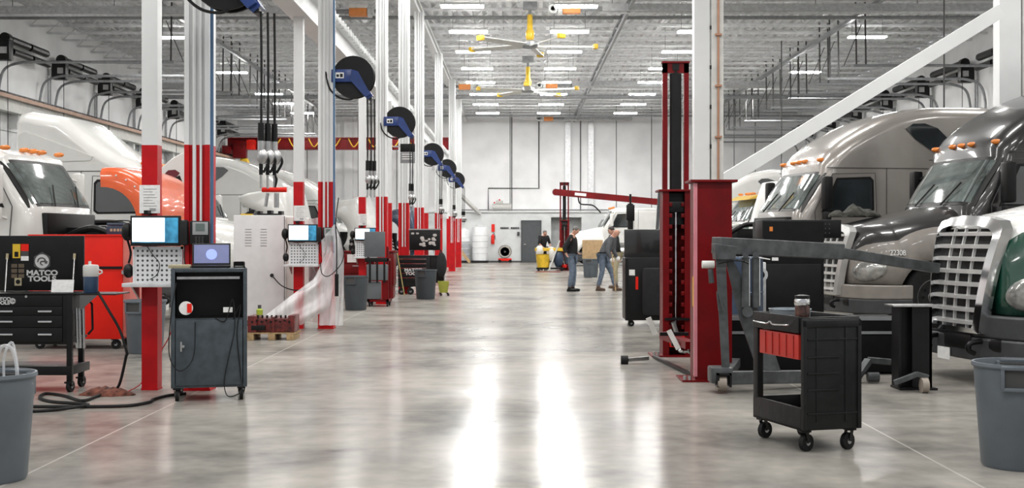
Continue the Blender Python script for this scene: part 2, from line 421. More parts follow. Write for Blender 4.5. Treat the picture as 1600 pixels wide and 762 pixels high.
# big slow ceiling fans
def fan(px, py, d, rot, lab, nb=5):
    p = pt(px, py, d); t = thing('ceiling_fan', lab, 'ceiling fan', (p.x, p.y, p.z), rot)
    top = ZC-.6-p.z
    G(galv).cyl((0,0,.95), (0,0,top), .05).box(-.2,.2,-.12,.12, top-.25, top, .02).obj('mounting_bracket', t)
    G(yellow).lathe([(.04,.95),(.08,.93),(.09,.5),(.13,.42),(.13,.25),(.08,.15)], n=16).obj('motor_housing', t)
    g = G(galv).lathe([(.05,.2),(.25,.12),(.27,0),(.2,-.06),(.03,-.06)], n=18).obj('hub', t)
    for k in range(nb):
        a = 2*math.pi*k/nb
        g = G(offw); g.T = Matrix.Rotation(a, 4, 'Z')
        g.loft([[(.2,-.12,-.01),(.2,.12,.07),(.2,.12,.04),(.2,-.12,-.04)], [(1.95,-.12,.0),(1.95,.12,.06),(1.95,.12,.03),(1.95,-.12,-.03)]])
        bl = g.obj('blade', t)
        g = G(yellow); g.T = Matrix.Rotation(a, 4, 'Z'); g.box(1.93, 2.07, -.11, .11, -.05, .1, .03); g.obj('blade_tip', bl)
fan(828, 72, 37.6, R(8), 'large ceiling fan with yellow motor and yellow blade tips, nearer of the two')
fan(825, 142, 49.0, R(-20), 'large ceiling fan with yellow motor, the farther one behind the first fan')

# sprinkler and gas pipes across the roof
for i, (y, z, r, lab) in enumerate([(39.5, 8.35, .06, 'thin horizontal pipe under the roof at the nearest joists'), (56.5, 7.75, .09, 'grey horizontal pipe crossing under the roof above the fans'), (69, 8.1, .05, 'slim horizontal pipe just before the far wall')]):
    tag(G(galv).cyl((WL, y, z), (WR, y, z), r, n=10).obj('roof_pipe'), lab, 'pipe')
g = G(galv)
for x in (-15.3, 15.2): pass
def conduit(name, pts, r, lab, m=galv): return tag(G(m).tube(pts, r, 6, False).obj(name), lab, 'conduit')
Yc = YF-.06
conduit('wall_conduit', [(X(763,Yc), Yc, 2.96), (X(763,Yc), Yc, Z(294,Yc)), (X(842,Yc), Yc, Z(294,Yc)), (X(842,Yc), Yc, 8.6)], .035, 'stepped conduit on the far wall left of the grey door', seam)
conduit('wall_conduit', [(X(797,Yc)+.1, Yc, 2.96), (X(797,Yc)+.1, Yc, 8.6)], .025, 'straight dark conduit on the far wall above the drum fan', seam)
conduit('wall_conduit', [(X(907,Yc), Yc, 2.96), (X(907,Yc), Yc, 8.6)], .03, 'straight dark conduit on the far wall above the red lift column', seam)
for k, (px, d, top) in enumerate([(1221, 45, -40), (1147, 60, 100), (1475, 30, -40)]):
    p = pt(px, 300, d); conduit('drop_conduit', [(p.x, d, 3.0), (p.x, d, ZC-.6)], .02, ['thin dark cable drop beside the windshield of the silver truck', 'thin conduit drop beyond the big white column', 'thin dark cable drop in front of the tall wall columns'][k], seam)

# ---------------------------------------------------------------- columns
def hprof(w, d, t=.03, tw=.02):       # H section seen with its flanges at both sides
    return [(-w/2,-d/2),(-w/2+t,-d/2),(-w/2+t,-tw/2),(w/2-t,-tw/2),(w/2-t,-d/2),(w/2,-d/2),(w/2,d/2),(w/2-t,d/2),(w/2-t,tw/2),(-w/2+t,tw/2),(-w/2+t,d/2),(-w/2,d/2)]
def column(x, d, lab, w=.24, zr=2.32, top=ZC-1.0, box=False, ph=False):
    t = thing('support_column', lab, 'column', (x, d, 0), 0, 'columns along the aisle')
    pr = [(-w/2,-w/2),(w/2,-w/2),(w/2,w/2),(-w/2,w/2)] if box else hprof(w, w, .045, w*.7)
    pr2 = [(a*1.0, b_*1.0) for a, b_ in pr]
    G(white).prism(pr, 'z', zr, top).obj('upper_shaft', t)
    G(red).prism(pr2, 'z', .02, zr).obj('painted_lower_shaft', t)
    G(red).box(-w*.53, w*.53, -w*.53, w*.53, 0, .02).obj('base_plate', t)
    if not box:
        g = G(white).tube([(-w*.12, -w*.42, 1.2), (-w*.12, -w*.42, top)], .018, 8, False); g.obj('conduit', t)
        G(white).tube([(w*.14, -w*.43, 1.2), (w*.14, -w*.43, top)], .012, 8, False).obj('conduit', t)
    return t
cols = [(-3.02, 11.95, 'white steel column with red lower half directly behind the grey computer cabinet'), (-3.02, 19.9, 'white steel column with red lower half holding the first whole blue reel'),
        (-2.93, 27.2, 'white steel column with red lower half holding the second blue reel'), (-2.90, 32.2, 'white steel column with red lower half beside the blue open hood'),
        (-2.9, 37.2, 'white steel column with red lower half holding the third blue reel'), (-2.85, 45.6, 'white steel column with red lower half holding the fourth blue reel'),
        (-2.75, 53.0, 'white steel column with red lower half holding the fifth blue reel'), (-2.8, 60, 'white steel column with red lower half farthest along the row of reel columns')]
for i, (x, d, lab) in enumerate(cols): column(x, d, lab, .24 if i < 3 else .27)
posts = [(-3.48, 11.95, 'square white post with red base carrying the nearest monitor station'), (-3.46, 19.9, 'square white post with red base carrying the second monitor station by the plastic sheet'),
         (-3.38, 27.4, 'square white post with red base carrying the third monitor station'), (-3.29, 32.2, 'slim white post with red base behind the red cart with grey panel'),
         (-3.3, 45.6, 'slim white post with red base behind the black tool box with open lid'), (-3.3, 60, 'slim white post with red base near the white tanks')]
for x, d, lab in posts: column(x, d, lab, .15, top=4.93, box=True)
# crane runway beam on the posts
g = G(white); xb = -3.45
g.box(xb-.16, xb+.16, 5, 68, 4.93, 4.97).box(xb-.02, xb+.02, 5, 68, 4.97, 5.42).box(xb-.16, xb+.16, 5, 68, 5.42, 5.46)
o = thing('crane_runway_beam', 'long white crane runway beam running over the square posts', 'crane beam', (0,0,0)); g.obj('beam', o)
g = G(galv); g.box(xb-.03, xb+.03, 5, 68, 5.46, 5.52); g.obj('rail', o)
g = G(white); y = 6
while y < 60: g.box(xb+.1, xb+.2, y, y+.05, 5.40, 5.50); y += .35
g.obj('rail_clip', o)
# wall runway rail
o = thing('crane_runway_beam', 'long pale runway beam with orange conductor line along the wall behind the white trucks', 'crane beam', (WL, 0, 0))
g = G(offw).box(.25, .55, 20, 70, 5.35, 5.39).box(.38, .42, 20, 70, 5.39, 5.82).box(.25, .55, 20, 70, 5.82, 5.86); g.obj('beam', o)
g = G(mat('conductor_orange', (.50,.33,.25), .6)).box(.56, .60, 20, 70, 5.75, 5.87); g.obj('conductor_bar', o)
g = G(black).box(.36, .44, 20, 70, 5.93, 5.97); y = 20
while y < 70: g.box(.34, .46, y, y+.04, 5.86, 5.93); y += .4
g.obj('rail', o)
y = 22; g = G(white)
while y < 70: g.box(.02, .40, y, y+.2, 4.9, 5.35); y += 6
g.obj('bracket', o)
# red bridge crane
o = thing('bridge_crane', 'red bridge crane spanning the truck bay in front of the far wall', 'crane', (0, 69.0, 0))
g = G(redlift); g.box(-15.9, -3.4, -.12, .12, Z(233,69), Z(216,69)).box(-15.9, -3.4, -.2, .2, Z(217,69), Z(215,69)).box(-15.9, -3.4, -.2, .2, Z(234,69), Z(232,69)); g.obj('girder', o)
G(redlift).box(-16.0, -15.6, -1.0, 1.0, 5.97, 6.4).obj('end_truck', o); G(redlift).box(-3.65, -3.25, -1.0, 1.0, 5.52, 6.2).obj('end_truck', o)
g = G(redlift).box(X(367,69), X(388,69), -.6, -.14, Z(248,69), Z(222,69), .05).m(redbox).box(X(388,69), X(402,69), -.62, -.2, Z(235,69), Z(219,69), .1); g.m(yellow).lathe([(.2,-.1),(.3,0),(.2,.1)], (X(384,69), -.4, Z(252,69)-.1), 'y', 12); g.obj('hoist_trolley', o)
g = G(yellow); px = 430
while px < 690:
    a = X(px, 69); g.tube([(a-.3, -.25, Z(217,69)), (a, -.3, Z(230,69)), (a+.35, -.25, Z(217,69))], .03, 6); px += 31
g.obj('festoon_cable', o)

# the big column on the truck side, the brace and the columns beyond
t = thing('support_column', 'wide white column with copper pipe standing behind the red lift', 'column', (X(1105,19.8), 19.8, 0))
g = G(white).prism([(-.22,-.12),(.02,-.12),(.02,.12),(-.22,.12)], 'z', 0, ZC-.62); g.obj('shaft', t)
g = G(offw).prism([(.045,-.14),(.235,-.14),(.235,.1),(.045,.1)], 'z', 0, ZC-.62); g.obj('side_channel', t)
G(copper).tube([(.15, -.165, 1.9), (.15, -.165, 8.4)], .017, 8, False).obj('copper_pipe', t)
g = G(black)
for k in range(8): g.box(.02, .045, -.15, -.1, 1.6+k*.62, 1.66+k*.62); 
g.obj('clip', t)
g = G(copper)
for k in range(7): g.box(.10, .20, -.20, -.14, 2.2+k*.8, 2.23+k*.8)
g.obj('pipe_clamp', t)
t = thing('support_column', 'wide white column at the edge of view behind the charcoal truck', 'column', (X(1590,22.4), 22.4, 0))
G(white).box(-.38, .0, -.15, .15, 0, ZC-.62).obj('shaft', t); G(offw).box(.04, .45, -.12, .15, 0, ZC-.62).obj('side_channel', t)
g = G(white); a = pt(1128, 284, 21.6); c = pt(1562, 18, 21.6)
g.bar(a, c, .22, .23); tag(g.obj('diagonal_brace'), 'thick white diagonal brace rising from the big column towards the roof', 'brace')
a = pt(702, 288, 70); c = pt(750, 334, 71.95)
tag(G(offw).bar(a, c, .2, .16).obj('diagonal_brace'), 'small white sloping brace at the far wall above the tanks', 'brace')
# ================================================================ TRUCKS  (x forward, front bumper at x = 0)
def inset_poly(poly, e):
    n = len(poly); out = []
    for i in range(n):
        p0, p, p1 = Vector(poly[i-1]), Vector(poly[i]), Vector(poly[(i+1)%n])
        d0 = (p-p0).normalized(); d1 = (p1-p).normalized()
        n0 = Vector((-d0.y, d0.x)); n1 = Vector((-d1.y, d1.x)); k = (n0+n1)
        if k.length < 1e-5: k = n0
        k = k.normalized(); c = max(.45, k.dot(n0)); out.append(p+k*(e/c))
    return out
def truck(name, label, loc, rot, body, hoodm=None, back=-6.1, roof='high', hood='closed', lower=None, number=None, gm=None, ba=None, group=None, detail=True, wheelfwd=True, hang=78, vis=None, logo=False, lowk=5):
    hoodm = hoodm or body; gm = gm or chrome; ba = ba or plgrey
    t = thing(name, label, 'truck', loc, rot, group)
    W = 1.2
    if roof == 'high':
        pr = [(-1.68,1.95),(-1.95,2.36),(-2.2,2.74),(-2.2,2.88),(-2.42,3.17),(-2.7,3.4),(-3.04,3.6),(-3.4,3.78),(-3.8,3.93),(-4.2,4.02),(-4.6,4.07),(back+.3,4.09),(back,4.0)]
    elif roof == 'mid':
        pr = [(-1.68,1.95),(-1.95,2.36),(-2.2,2.74),(-2.2,2.88),(-2.5,3.02),(-2.9,3.18),(-3.3,3.42),(-3.7,3.72),(-4.0,3.95),(back+.35,4.1),(back+.12,4.05),(back,3.85)]
    else:
        pr = [(-1.68,1.95),(-1.95,2.36),(-2.2,2.74),(-2.22,2.84),(-2.45,2.93),(-2.8,2.96),(back+.2,2.94),(back,2.8)]
    pr = pr+[(back,.95),(-1.9,.95),(-1.62,1.2)]      # runs clockwise in x,z seen from +y ... made counter-clockwise below
    pr = pr[::-1]
    # orientation: make inset go inwards
    area = sum(pr[i][0]*pr[(i+1)%len(pr)][1]-pr[(i+1)%len(pr)][0]*pr[i][1] for i in range(len(pr)))
    if area < 0: pr = pr[::-1]
    def slice_(y):
        ry, rz = .34, .26; a = abs(y)-(W-ry); e = 0
        if a > 0: e = rz*(1-math.sqrt(max(0, 1-min(1, a/ry)**2)))
        crown = .05*(y/W)**2
        return [(p[0], y, p[1]) for p in inset_poly(pr, e+crown)]
    ys = [-W, -W+.006, -W+.03, -W+.09, -W+.2, -W+.34, -.45, 0, .45, W-.34, W-.2, W-.09, W-.03, W-.006, W]
    g = G(body); g.loft([slice_(y) for y in ys]); cab = g.obj('cab', t, ang=40)
    # windshield
    i0 = min(range(len(pr)), key=lambda i: (Vector(pr[i])-Vector((-1.68,1.95))).length); i2 = min(range(len(pr)), key=lambda i: (Vector(pr[i])-Vector((-2.2,2.74))).length)
    for (nm, m, lo, hi, yw, off, par) in (('windshield_frame', black, .02, 1.0, 1.12, .006, cab), ('windshield', wglass, .08, .93, 1.04, .014, cab)):
        g = G(m); rings = []
        for k in range(13):
            y = -yw+2*yw*k/12; sl = slice_(y); a = Vector(sl[i0]); c = Vector(sl[i2]); nrm = Vector((.83,0,.55))
            rings.append([a.lerp(c, lo)+nrm*off, a.lerp(c, (lo+hi)/2)+nrm*(off+.012), a.lerp(c, hi)+nrm*off, a.lerp(c, hi)-nrm*.05, a.lerp(c, lo)-nrm*.05])
        g.loft(rings); g.obj(nm, par)
    for s in (-.5, .35): G(black).tube([(-1.66, s, 1.97), (-1.86, s+.3, 2.33)], .014, 5, False).obj('wiper', cab)
    if vis: G(vis).prism([(-2.15,2.74),(-1.9,2.70),(-1.9,2.73),(-2.2,2.86)], 'y', -1.0, 1.0).obj('sun_visor', t)
    for y in (-.95, -.3, 0, .3, .95):
        xm = -2.24-.05*(y*y) if roof != 'day' else -2.3
        G(amber).ball((xm-.015, y, 2.965 if roof != 'day' else 2.925), (.10,.035,.045), 8).obj('marker_light', t)
    # side windows, door, mirrors
    for s in (1, -1):
        Y = s*(W+.004)
        def side(nm, poly, m, th=.012, par=None):
            g = G(m); g.prism(poly, 'y', Y-s*.02, Y+s*th); return g.obj(nm, par or t)
        dp = [(-2.12,1.15),(-2.05,1.95),(-2.42,2.68),(-3.3,2.70),(-3.36,1.15)]
        side('door', dp, body, .014)
        wf = side('door_window_frame', [(-2.18,1.93),(-2.50,2.60),(-3.20,2.63),(-3.27,2.56),(-3.28,1.98),(-3.2,1.92)], black, .022)
        side('door_window', [(-2.26,1.97),(-2.54,2.56),(-3.17,2.58),(-3.22,2.53),(-3.23,2.0),(-3.18,1.96)], glass, .028, wf)
        sm = G(seam)
        for a, c in zip(dp, dp[1:]+dp[:1]): sm.bar((a[0], Y+s*.012, a[1]), (c[0], Y+s*.012, c[1]), .012, .012, up=(0,1,0))
        sm.obj('door_seam', t)
        G(black).box(-3.2, -3.0, min(Y, Y+s*.05), max(Y, Y+s*.05), 1.62, 1.68, .01).obj('door_handle', t)
        if roof == 'high':
            # teardrop sleeper window and stamped panel
            side('sleeper_window', [(-3.95,3.58),(-4.1,3.68),(-4.35,3.69),(-4.62,3.60),(-4.82,3.42),(-4.90,3.2),(-4.86,3.06),(-4.72,3.04),(-4.45,3.18),(-4.15,3.38)], glass, .02)
            side('side_panel', [(-4.15,1.5),(-4.15,2.5),(-4.2,2.55),(-5.2,2.55),(-5.25,2.5),(-5.25,1.5)], body, .02)
        if roof == 'mid':
            side('roof_fairing_side', [(-3.35,3.02),(-3.3,3.1),(back+.35,3.62),(back+.2,3.55),(back+.2,2.98)], body, .02)
            side('sleeper_panel', [(-3.55,1.3),(-3.55,2.6),(-3.6,2.65),(back+.2,2.65),(back+.2,1.3)], body, .015)
        if back < -4:
            g = G(seam).bar((-2.3, Y+s*.003, 2.8), (back+.1, Y+s*.003, 2.8), .014, .012, up=(0,1,0)).bar((-3.55, Y+s*.003, 1.0), (-3.55, Y+s*.003, 2.8), .012, .012, up=(0,1,0))
            if roof == 'high': g.bar((-5.45, Y+s*.003, 1.0), (-5.45, Y+s*.003, 3.8), .016, .012, up=(0,1,0))
            g.obj('body_seam', t)
        mm = G(black).box(-2.28, -2.1, s*1.47-.1, s*1.47+.1, 1.98, 2.62, .05).box(-2.25, -2.12, s*1.47-.1, s*1.47+.1, 1.72, 1.94, .04)
        mm.tube([(-2.15, s*1.2, 1.75), (-2.2, s*1.47, 1.8)], .025, 6, False).tube([(-2.2, s*1.2, 2.5), (-2.2, s*1.47, 2.45)], .02, 6, False)
        if roof == 'day': mm.ms[0] = truckw
        mm.obj('side_mirror', t)
        # chassis skirt, tank, steps
        G(steel).cyl((-2.6, s*.95, .72), (-4.3 if back < -4 else -3.6, s*.95, .72), .3, n=18).obj('fuel_tank', t)
        if back < -5: G(body).box(-5.9, -4.5, min(s*1.1, s*1.2), max(s*1.1, s*1.2), .4, .95, .02).obj('side_skirt', t)
        # wheels
        for xw, dual in ((-1.14, 0), (back-1.0, 1)):
            yw = s*1.0
            g = G(rubber); hw = .15 if not dual else .3
            g.lathe([(.28,-hw*.8),(.40,-hw),(.47,-hw),(.50,-hw*.7),(.505,0),(.50,hw*.7),(.47,hw),(.40,hw),(.28,hw*.8)], (xw, yw, .505), 'y', 32); tire = g.obj('wheel', t)
            g = G(steel).lathe([(.01,-.02),(.1,.02),(.12,-.01),(.22,-.05),(.25,0),(.285,.02),(.285,-.1),(.01,-.1)] if s > 0 else [(.01,.02),(.1,-.02),(.12,.01),(.22,.05),(.25,0),(.285,-.02),(.285,.1),(.01,.1)], (xw, yw+s*(hw*.7), .505), 'y', 28)
            g.m(black)
            for k in range(10):
                a = 2*math.pi*k/10; g.cyl((xw+.19*math.cos(a), yw+s*(hw*.7-.03), .505+.19*math.sin(a)), (xw+.19*math.cos(a), yw+s*(hw*.7+.055-.04), .505+.19*math.sin(a)), .026, n=8)
            g.cyl((xw, yw+s*hw*.7, .505), (xw, yw+s*(hw*.7+.05), .505), .07)
            g.obj('rim', tire)
    # frame rails, rear platform
    g = G(black)
    for s in (-.42, .42): g.box(back-1.9, -.3, s-.04, s+.04, .72, .95)
    g.box(back-1.2, back-.9, -.9, .9, .45, .6).box(-1.21, -1.07, -.95, .95, .42, .56).box(-.5,-.3,-.9,.9,.5,.8); g.obj('chassis', t)
    if hood != 'bare' :
        # bumper
        pl = [(-.75,1.19),(-.30,1.19),(-.02,1.02),(.10,.72),(.14,.3),(.15,0)]
        pl = pl+[(a, -b_) for a, b_ in pl[-2::-1]]; pl = pl+[(-.75,-1.08),(-.34,-1.08),(-.15,-.9),(.0,-.6),(.0,.6),(-.15,.9),(-.34,1.08),(-.75,1.08)]
        if hood == 'open': pass
        g = G(plgrey); g.prism(pl, 'z', .25, .48); lowb = g.obj('bumper', t, bev=.02)
        g = G(ba); g.prism([(a-.01, b_*.995) for a, b_ in pl], 'z', .48, .70); g.obj('bumper_upper_shell', lowb, bev=.02)
        g = G(black)
        for s in (-1, 1): g.box(.0, .118, s*.52-.2, s*.52+.2, .36, .48, .03)
        g.box(.02,.155,-.26,.26,.34,.50,.03); g.obj('air_intake', lowb)
        g = G(black)
        for s in (-1, 1): G(black).tube([(.08, s*.42, .45), (.24, s*.42, .43), (.27, s*.42, .37), (.2, s*.42, .33)], .025, 8).obj('tow_hook', lowb)
        g.bm.free()
        G(paper).box(.156, .162, -.36, -.12, .22, .34).obj('licence_plate', lowb)
    if hood in ('closed', 'open'):
        # hood loft
        def wv(x):   # half width
            u = min(1, max(0, -x/.55)); return .66+.50*math.sin(u*math.pi/2)+.03*min(1, max(0, (-x-.55)/1.2))
        def tv(x):
            if x > -.25: return 1.44+.22*math.sin(min(1, -x/.25)*math.pi/2)
            return 1.66+.31*((-x-.25)/1.5)
        def bv(x):
            b0 = .71; dx = x+1.14; rr = .59
            return max(b0, .505+math.sqrt(rr*rr-dx*dx)) if abs(dx) < rr else b0
        g = G(hoodm); xs_ = [0,-.03,-.08,-.15,-.25,-.35,-.45,-.54,-.555,-.58,-.62,-.68,-.76,-.88,-1.0,-1.14,-1.28,-1.4,-1.52,-1.6,-1.66,-1.70,-1.725,-1.74,-1.75]
        nn = 28; rings = []; low = lower or hoodm
        for x in xs_:
            w_, tz, bz = wv(x), tv(x), bv(x); r_ = []
            for k in range(nn+1):
                a = math.pi*k/nn; c = math.cos(a); s_ = math.sin(a)
                e = .42
                y = w_*math.copysign(abs(c)**.5, c)*(1-.10*(s_**3)); z = bz+(tz-bz)*(s_**.62)
                # raised centre of the hood
                z -= .07*max(0, 1-(tz-z)/.3)*min(1, (abs(y)/(.8))**2)*0
                r_.append((x-(.26*max(0, 1-s_*1.6) if x < -1.71 else 0)*(-x-1.70)/.05, y*(1.015 if x < -1.7 else 1), z))
            rings.append(r_)
        vs = [[g.v(p) for p in r_] for r_ in rings]
        for a, c in zip(vs, vs[1:]):
            for k in range(nn):
                zz = min(q.co.z for q in (a[k], a[k+1]))
                g.m(low if (k < lowk or k >= nn-lowk) else hoodm); g.f([a[k], a[k+1], c[k+1], c[k]])
        g.m(low); g.f([v_ for v_ in vs[0]])
        ho = g.obj('hood', t, ang=45)
        sd = ho.modifiers.new('thick', 'SOLIDIFY'); sd.thickness = .025; sd.offset = -1
        # grille
        par = ho
        zt, zb_ = 1.55, .52
        def gw(z): return .40+.16*(z-zb_)/(zt-zb_)
        def gx(z): return .19-.14*((z-zb_)/(zt-zb_))**2.2
        g = G(gm); K = 12; outer = []; inner = []
        for k in range(K+1): z = zb_+(zt-zb_)*k/K; outer.append((gw(z)+.058, z))
        outl = [(a, z) for a, z in outer[:-1]]+[(gw(zt)+.05, zt-.02), (gw(zt)-.02, zt+.06), (.3, zt+.10), (0, zt+.115)]
        outl = outl+[(-a, z) for a, z in outl[-2::-1]]
        inl = [(gw(zb_)-.01, zb_+.05)]+[(gw(zb_+(zt-zb_)*k/K), zb_+(zt-zb_)*k/K) for k in range(1, K)]+[(gw(zt)-.03, zt-.06), (gw(zt)-.1, zt-.02), (.3, zt+.01), (0, zt+.02)]
        inl = inl+[(-a, z) for a, z in inl[-2::-1]]
        def lift(a, z, o): return (gx(z)+o-.05*(a/.55)**2, a, z)
        r1 = [[lift(a, z, -.08) for a, z in outl], [lift(a, z, .03) for a, z in outl], [lift(a*.97, z, .05) for a, z in inl], [lift(a, z, -.06) for a, z in inl]]
        g.loft(r1, closed=True, caps=False); fr = g.obj('grille_surround', par)
        g = G(mat('grille_bar_metal', (.78,.78,.77), .3, .5))
        for k in range(8):
            z = zb_+.10+k*.123; ww = gw(z)
            rings = []
            for j in range(9):
                y = -ww+2*ww*j/8; x0 = gx(z)-.05*(y/.55)**2
                rings.append([(x0-.05, y, z-.012), (x0+.02, y, z-.02), (x0+.025, y, z+.014), (x0-.05, y, z+.022)])
            g.loft(rings)
        for y in (-.22, .22, 0):
            g.loft([[(gx(z)-.03-.05*(y/.55)**2, y-.007, z), (gx(z)+.0-.05*(y/.55)**2, y-.007, z), (gx(z)+.0-.05*(y/.55)**2, y+.007, z), (gx(z)-.03-.05*(y/.55)**2, y+.007, z)] for z in [zb_+.05+(zt-zb_-.06)*q/6 for q in range(7)]])
        g.obj('grille_bar', par)
        g = G(black); g.loft([[(gx(z)-.075, y, z) for y in (-gw(z), gw(z))]+[(gx(z)-.10, y, z) for y in (gw(z), -gw(z))] for z in [zb_+.03+(zt-zb_-.05)*q/6 for q in range(7)]]); g.obj('grille_mesh', par)
        # headlights
        for s in (1, -1):
            hl = G(lampgl).ball((0,0,0), (.30, .085, .17), 14).obj('headlight', par)
            hl.location = (-.17, s*.87, .92); hl.rotation_euler = (0, R(-10), s*R(128))
        if number: text(number, 'fleet_number', par, (-.52, 1.135, 1.20), .12, paper, rot=(R(86), 0, R(158)), ext=.02, sx=.8)
        if logo:
            g = G(mat('logo_red', (.12,.01,.02), .5)); g.T = Matrix.Translation((0,-1.165,0)); g.prism([(-.95,1.35),(-.95,1.45),(-.75,1.50),(-.62,1.46),(-.62,1.38),(-.8,1.36)], 'y', -.02, .02); g.m(black).prism([(-1.0,1.28),(-.96,1.18),(-.45,1.12),(-.40,1.25)], 'y', -.02, .02); g.obj('printed_logo', par)
        if hood == 'open':
            # swing forward about the bumper
            pv = Vector((.0, 0, .62)); mtx = Matrix.Translation(pv) @ Matrix.Rotation(R(hang), 4, 'Y') @ Matrix.Translation(-pv)
            ho.matrix_local = mtx
    if hood in ('open', 'off', 'bare'):
        g = G(blackm).box(-.55, -.40, -.5, .5, .8, 1.62, .02).obj('radiator', t)
        g = G(black).box(-1.75, -.75, -.3, .3, .7, 1.35, .05).box(-1.7, -.85, -.2, .18, 1.35, 1.62, .04).cyl((-1.5, .5, 1.25), (-.9, .5, 1.25), .16).tube([(-.6,-.35,1.4),(-1.0,-.5,1.6),(-1.5,-.42,1.45)], .06)
        g.tube([(-.6,.3,1.5),(-.9,.4,1.68),(-1.3,.2,1.7)], .05).box(-1.72,-1.6,-.9,.9,1.1,1.85,.03); g.obj('engine', t)
        g = G(black)
        for s in (-1, 1): G(black).loft2([[(-1.14+.575*math.cos(a), s*.8, .505+.575*math.sin(a)), (-1.14+.575*math.cos(a), s*1.1, .505+.575*math.sin(a)), (-1.14+.56*math.cos(a), s*1.1, .505+.56*math.sin(a)), (-1.14+.56*math.cos(a), s*.8, .505+.56*math.sin(a))] for a in [math.pi*k/10 for k in range(11)]]).obj('wheel_arch_liner', t)
        g.bm.free()
    return t

RY = R(190)
truck('semi_truck', 'white and green truck with chrome grille, closest to the grey bin at the edge', (4.52, 12.5, 0), RY, truckw, truckw, lower=truckg, ba=plgrey, lowk=8)
truck('semi_truck', 'charcoal sleeper truck numbered 22308 with silver lower fender', (5.2, 20.5, 0), RY, truckk, truckk, lower=beige, number='22308', ba=beige, gm=mat('grille_satin', (.55,.55,.54), .3, .6))
truck('semi_truck', 'silver-beige sleeper truck with tall rounded roof and teardrop window', (3.55, 25.2, 0), RY, trucks, hood='off')
truck('semi_truck', 'white truck with green-edged hood tilted up, behind the silver truck', (6.55, 30.8, 0), RY, truckw, truckw, lower=truckg, hood='open', back=-3.6, roof='day', hang=62)
truck('semi_truck', 'dark green truck cab with amber roof lights seen behind the silver truck windshield', (5.5, 36.0, 0), RY, truckg, back=-3.6, roof='day')
truck('semi_truck', 'yellow-visored day cab truck between the red lift and the silver truck', (5.7, 42.5, 0), RY, truckw, back=-3.6, roof='day', vis=trucky)
truck('semi_truck', 'white sleeper truck whose rounded roof shows under the diagonal brace', (5.2, 49, 0), R(184), truckw)
truck('semi_truck', 'white day cab truck facing the aisle beyond the three standing men', (2.5, 64, 0), R(181), truckw, back=-4.7, roof='day')
# the side of the wall with the rail
dc = truck('semi_truck', 'white day cab truck with its orange hood tilted open, behind the black tool cart', (-6.05, 21.4, 0), R(-6), truckw, back=-3.5, roof='day', hood='off')
# orange hood swung forward: seen from the side as the curved wheel-arch skin
g = G(trucko); rings = []
for k in range(19):
    a = R(93-118*k/18); ri = .58; ro = .91+.03*math.sin(k/18*math.pi)
    cxx, cz = -.56, 1.68; ring = []
    for (rr, yy) in ((ri,-1.12),(ro-.10,-1.12),(ro-.02,-1.04),(ro,-.9),(ro+.03,0),(ro,.9),(ro-.02,1.04),(ro-.10,1.12),(ri,1.12),(ri,1.09),(ro-.12,1.09),(ro-.03,.88),(ro-.01,0),(ro-.03,-.88),(ro-.12,-1.09),(ri,-1.09)):
        ring.append((cxx+rr*math.cos(a)*(1.0), yy, cz+rr*math.sin(a)))
    rings.append(ring)
g.loft(rings); oh = g.obj('hood', dc, ang=50); oh['label'] = 'orange hood'
for k in (3,5,7,9,11,13):
    a = R(93-118*k/18); G(paper).cyl((-.56+.80*math.cos(a), -1.13, 1.68+.80*math.sin(a)), (-.56+.80*math.cos(a), -1.119, 1.68+.80*math.sin(a)), .016, n=8).obj('bolt', oh)
G(black).bar((-.05,-.9,.75), (-.06,-.9,1.35), .05, .05).bar((-.06,-.9,1.35), (-.05,-.9,1.7), .05, .05).obj('hood_hinge', dc); G(black).bar((-.05,.9,.75), (-.05,.9,1.7), .05, .05).obj('hood_hinge', dc)
truck('semi_truck', 'tall white sleeper truck with dark side window, behind the orange hood', (-5.3, 26.6, 0), R(-6), truckw, truckw, back=-5.1, roof='mid', hood='closed', gm=truckw)
truck('semi_truck', 'white day cab truck with white hood tilted open behind the nearest column', (-6.3, 33.3, 0), R(-6), truckw, truckw, back=-3.5, roof='day', hood='open', hang=66, gm=truckw)
truck('semi_truck', 'white sleeper truck with low dome roof behind the white control cabinet', (-5.2, 41.0, 0), R(-5), truckw, truckw, back=-5.6, hood='open', hang=60, gm=truckw)
truck('semi_truck', 'white sleeper truck behind the second monitor station', (-4.9, 47.5, 0), R(-4), truckw, truckw, hood='closed')
truck('semi_truck', 'navy blue truck with hood tilted beside the third reel column', (-4.9, 54.5, 0), R(-4), truckb, truckb, roof='day', back=-3.6, hood='open', hang=64, gm=truckb)
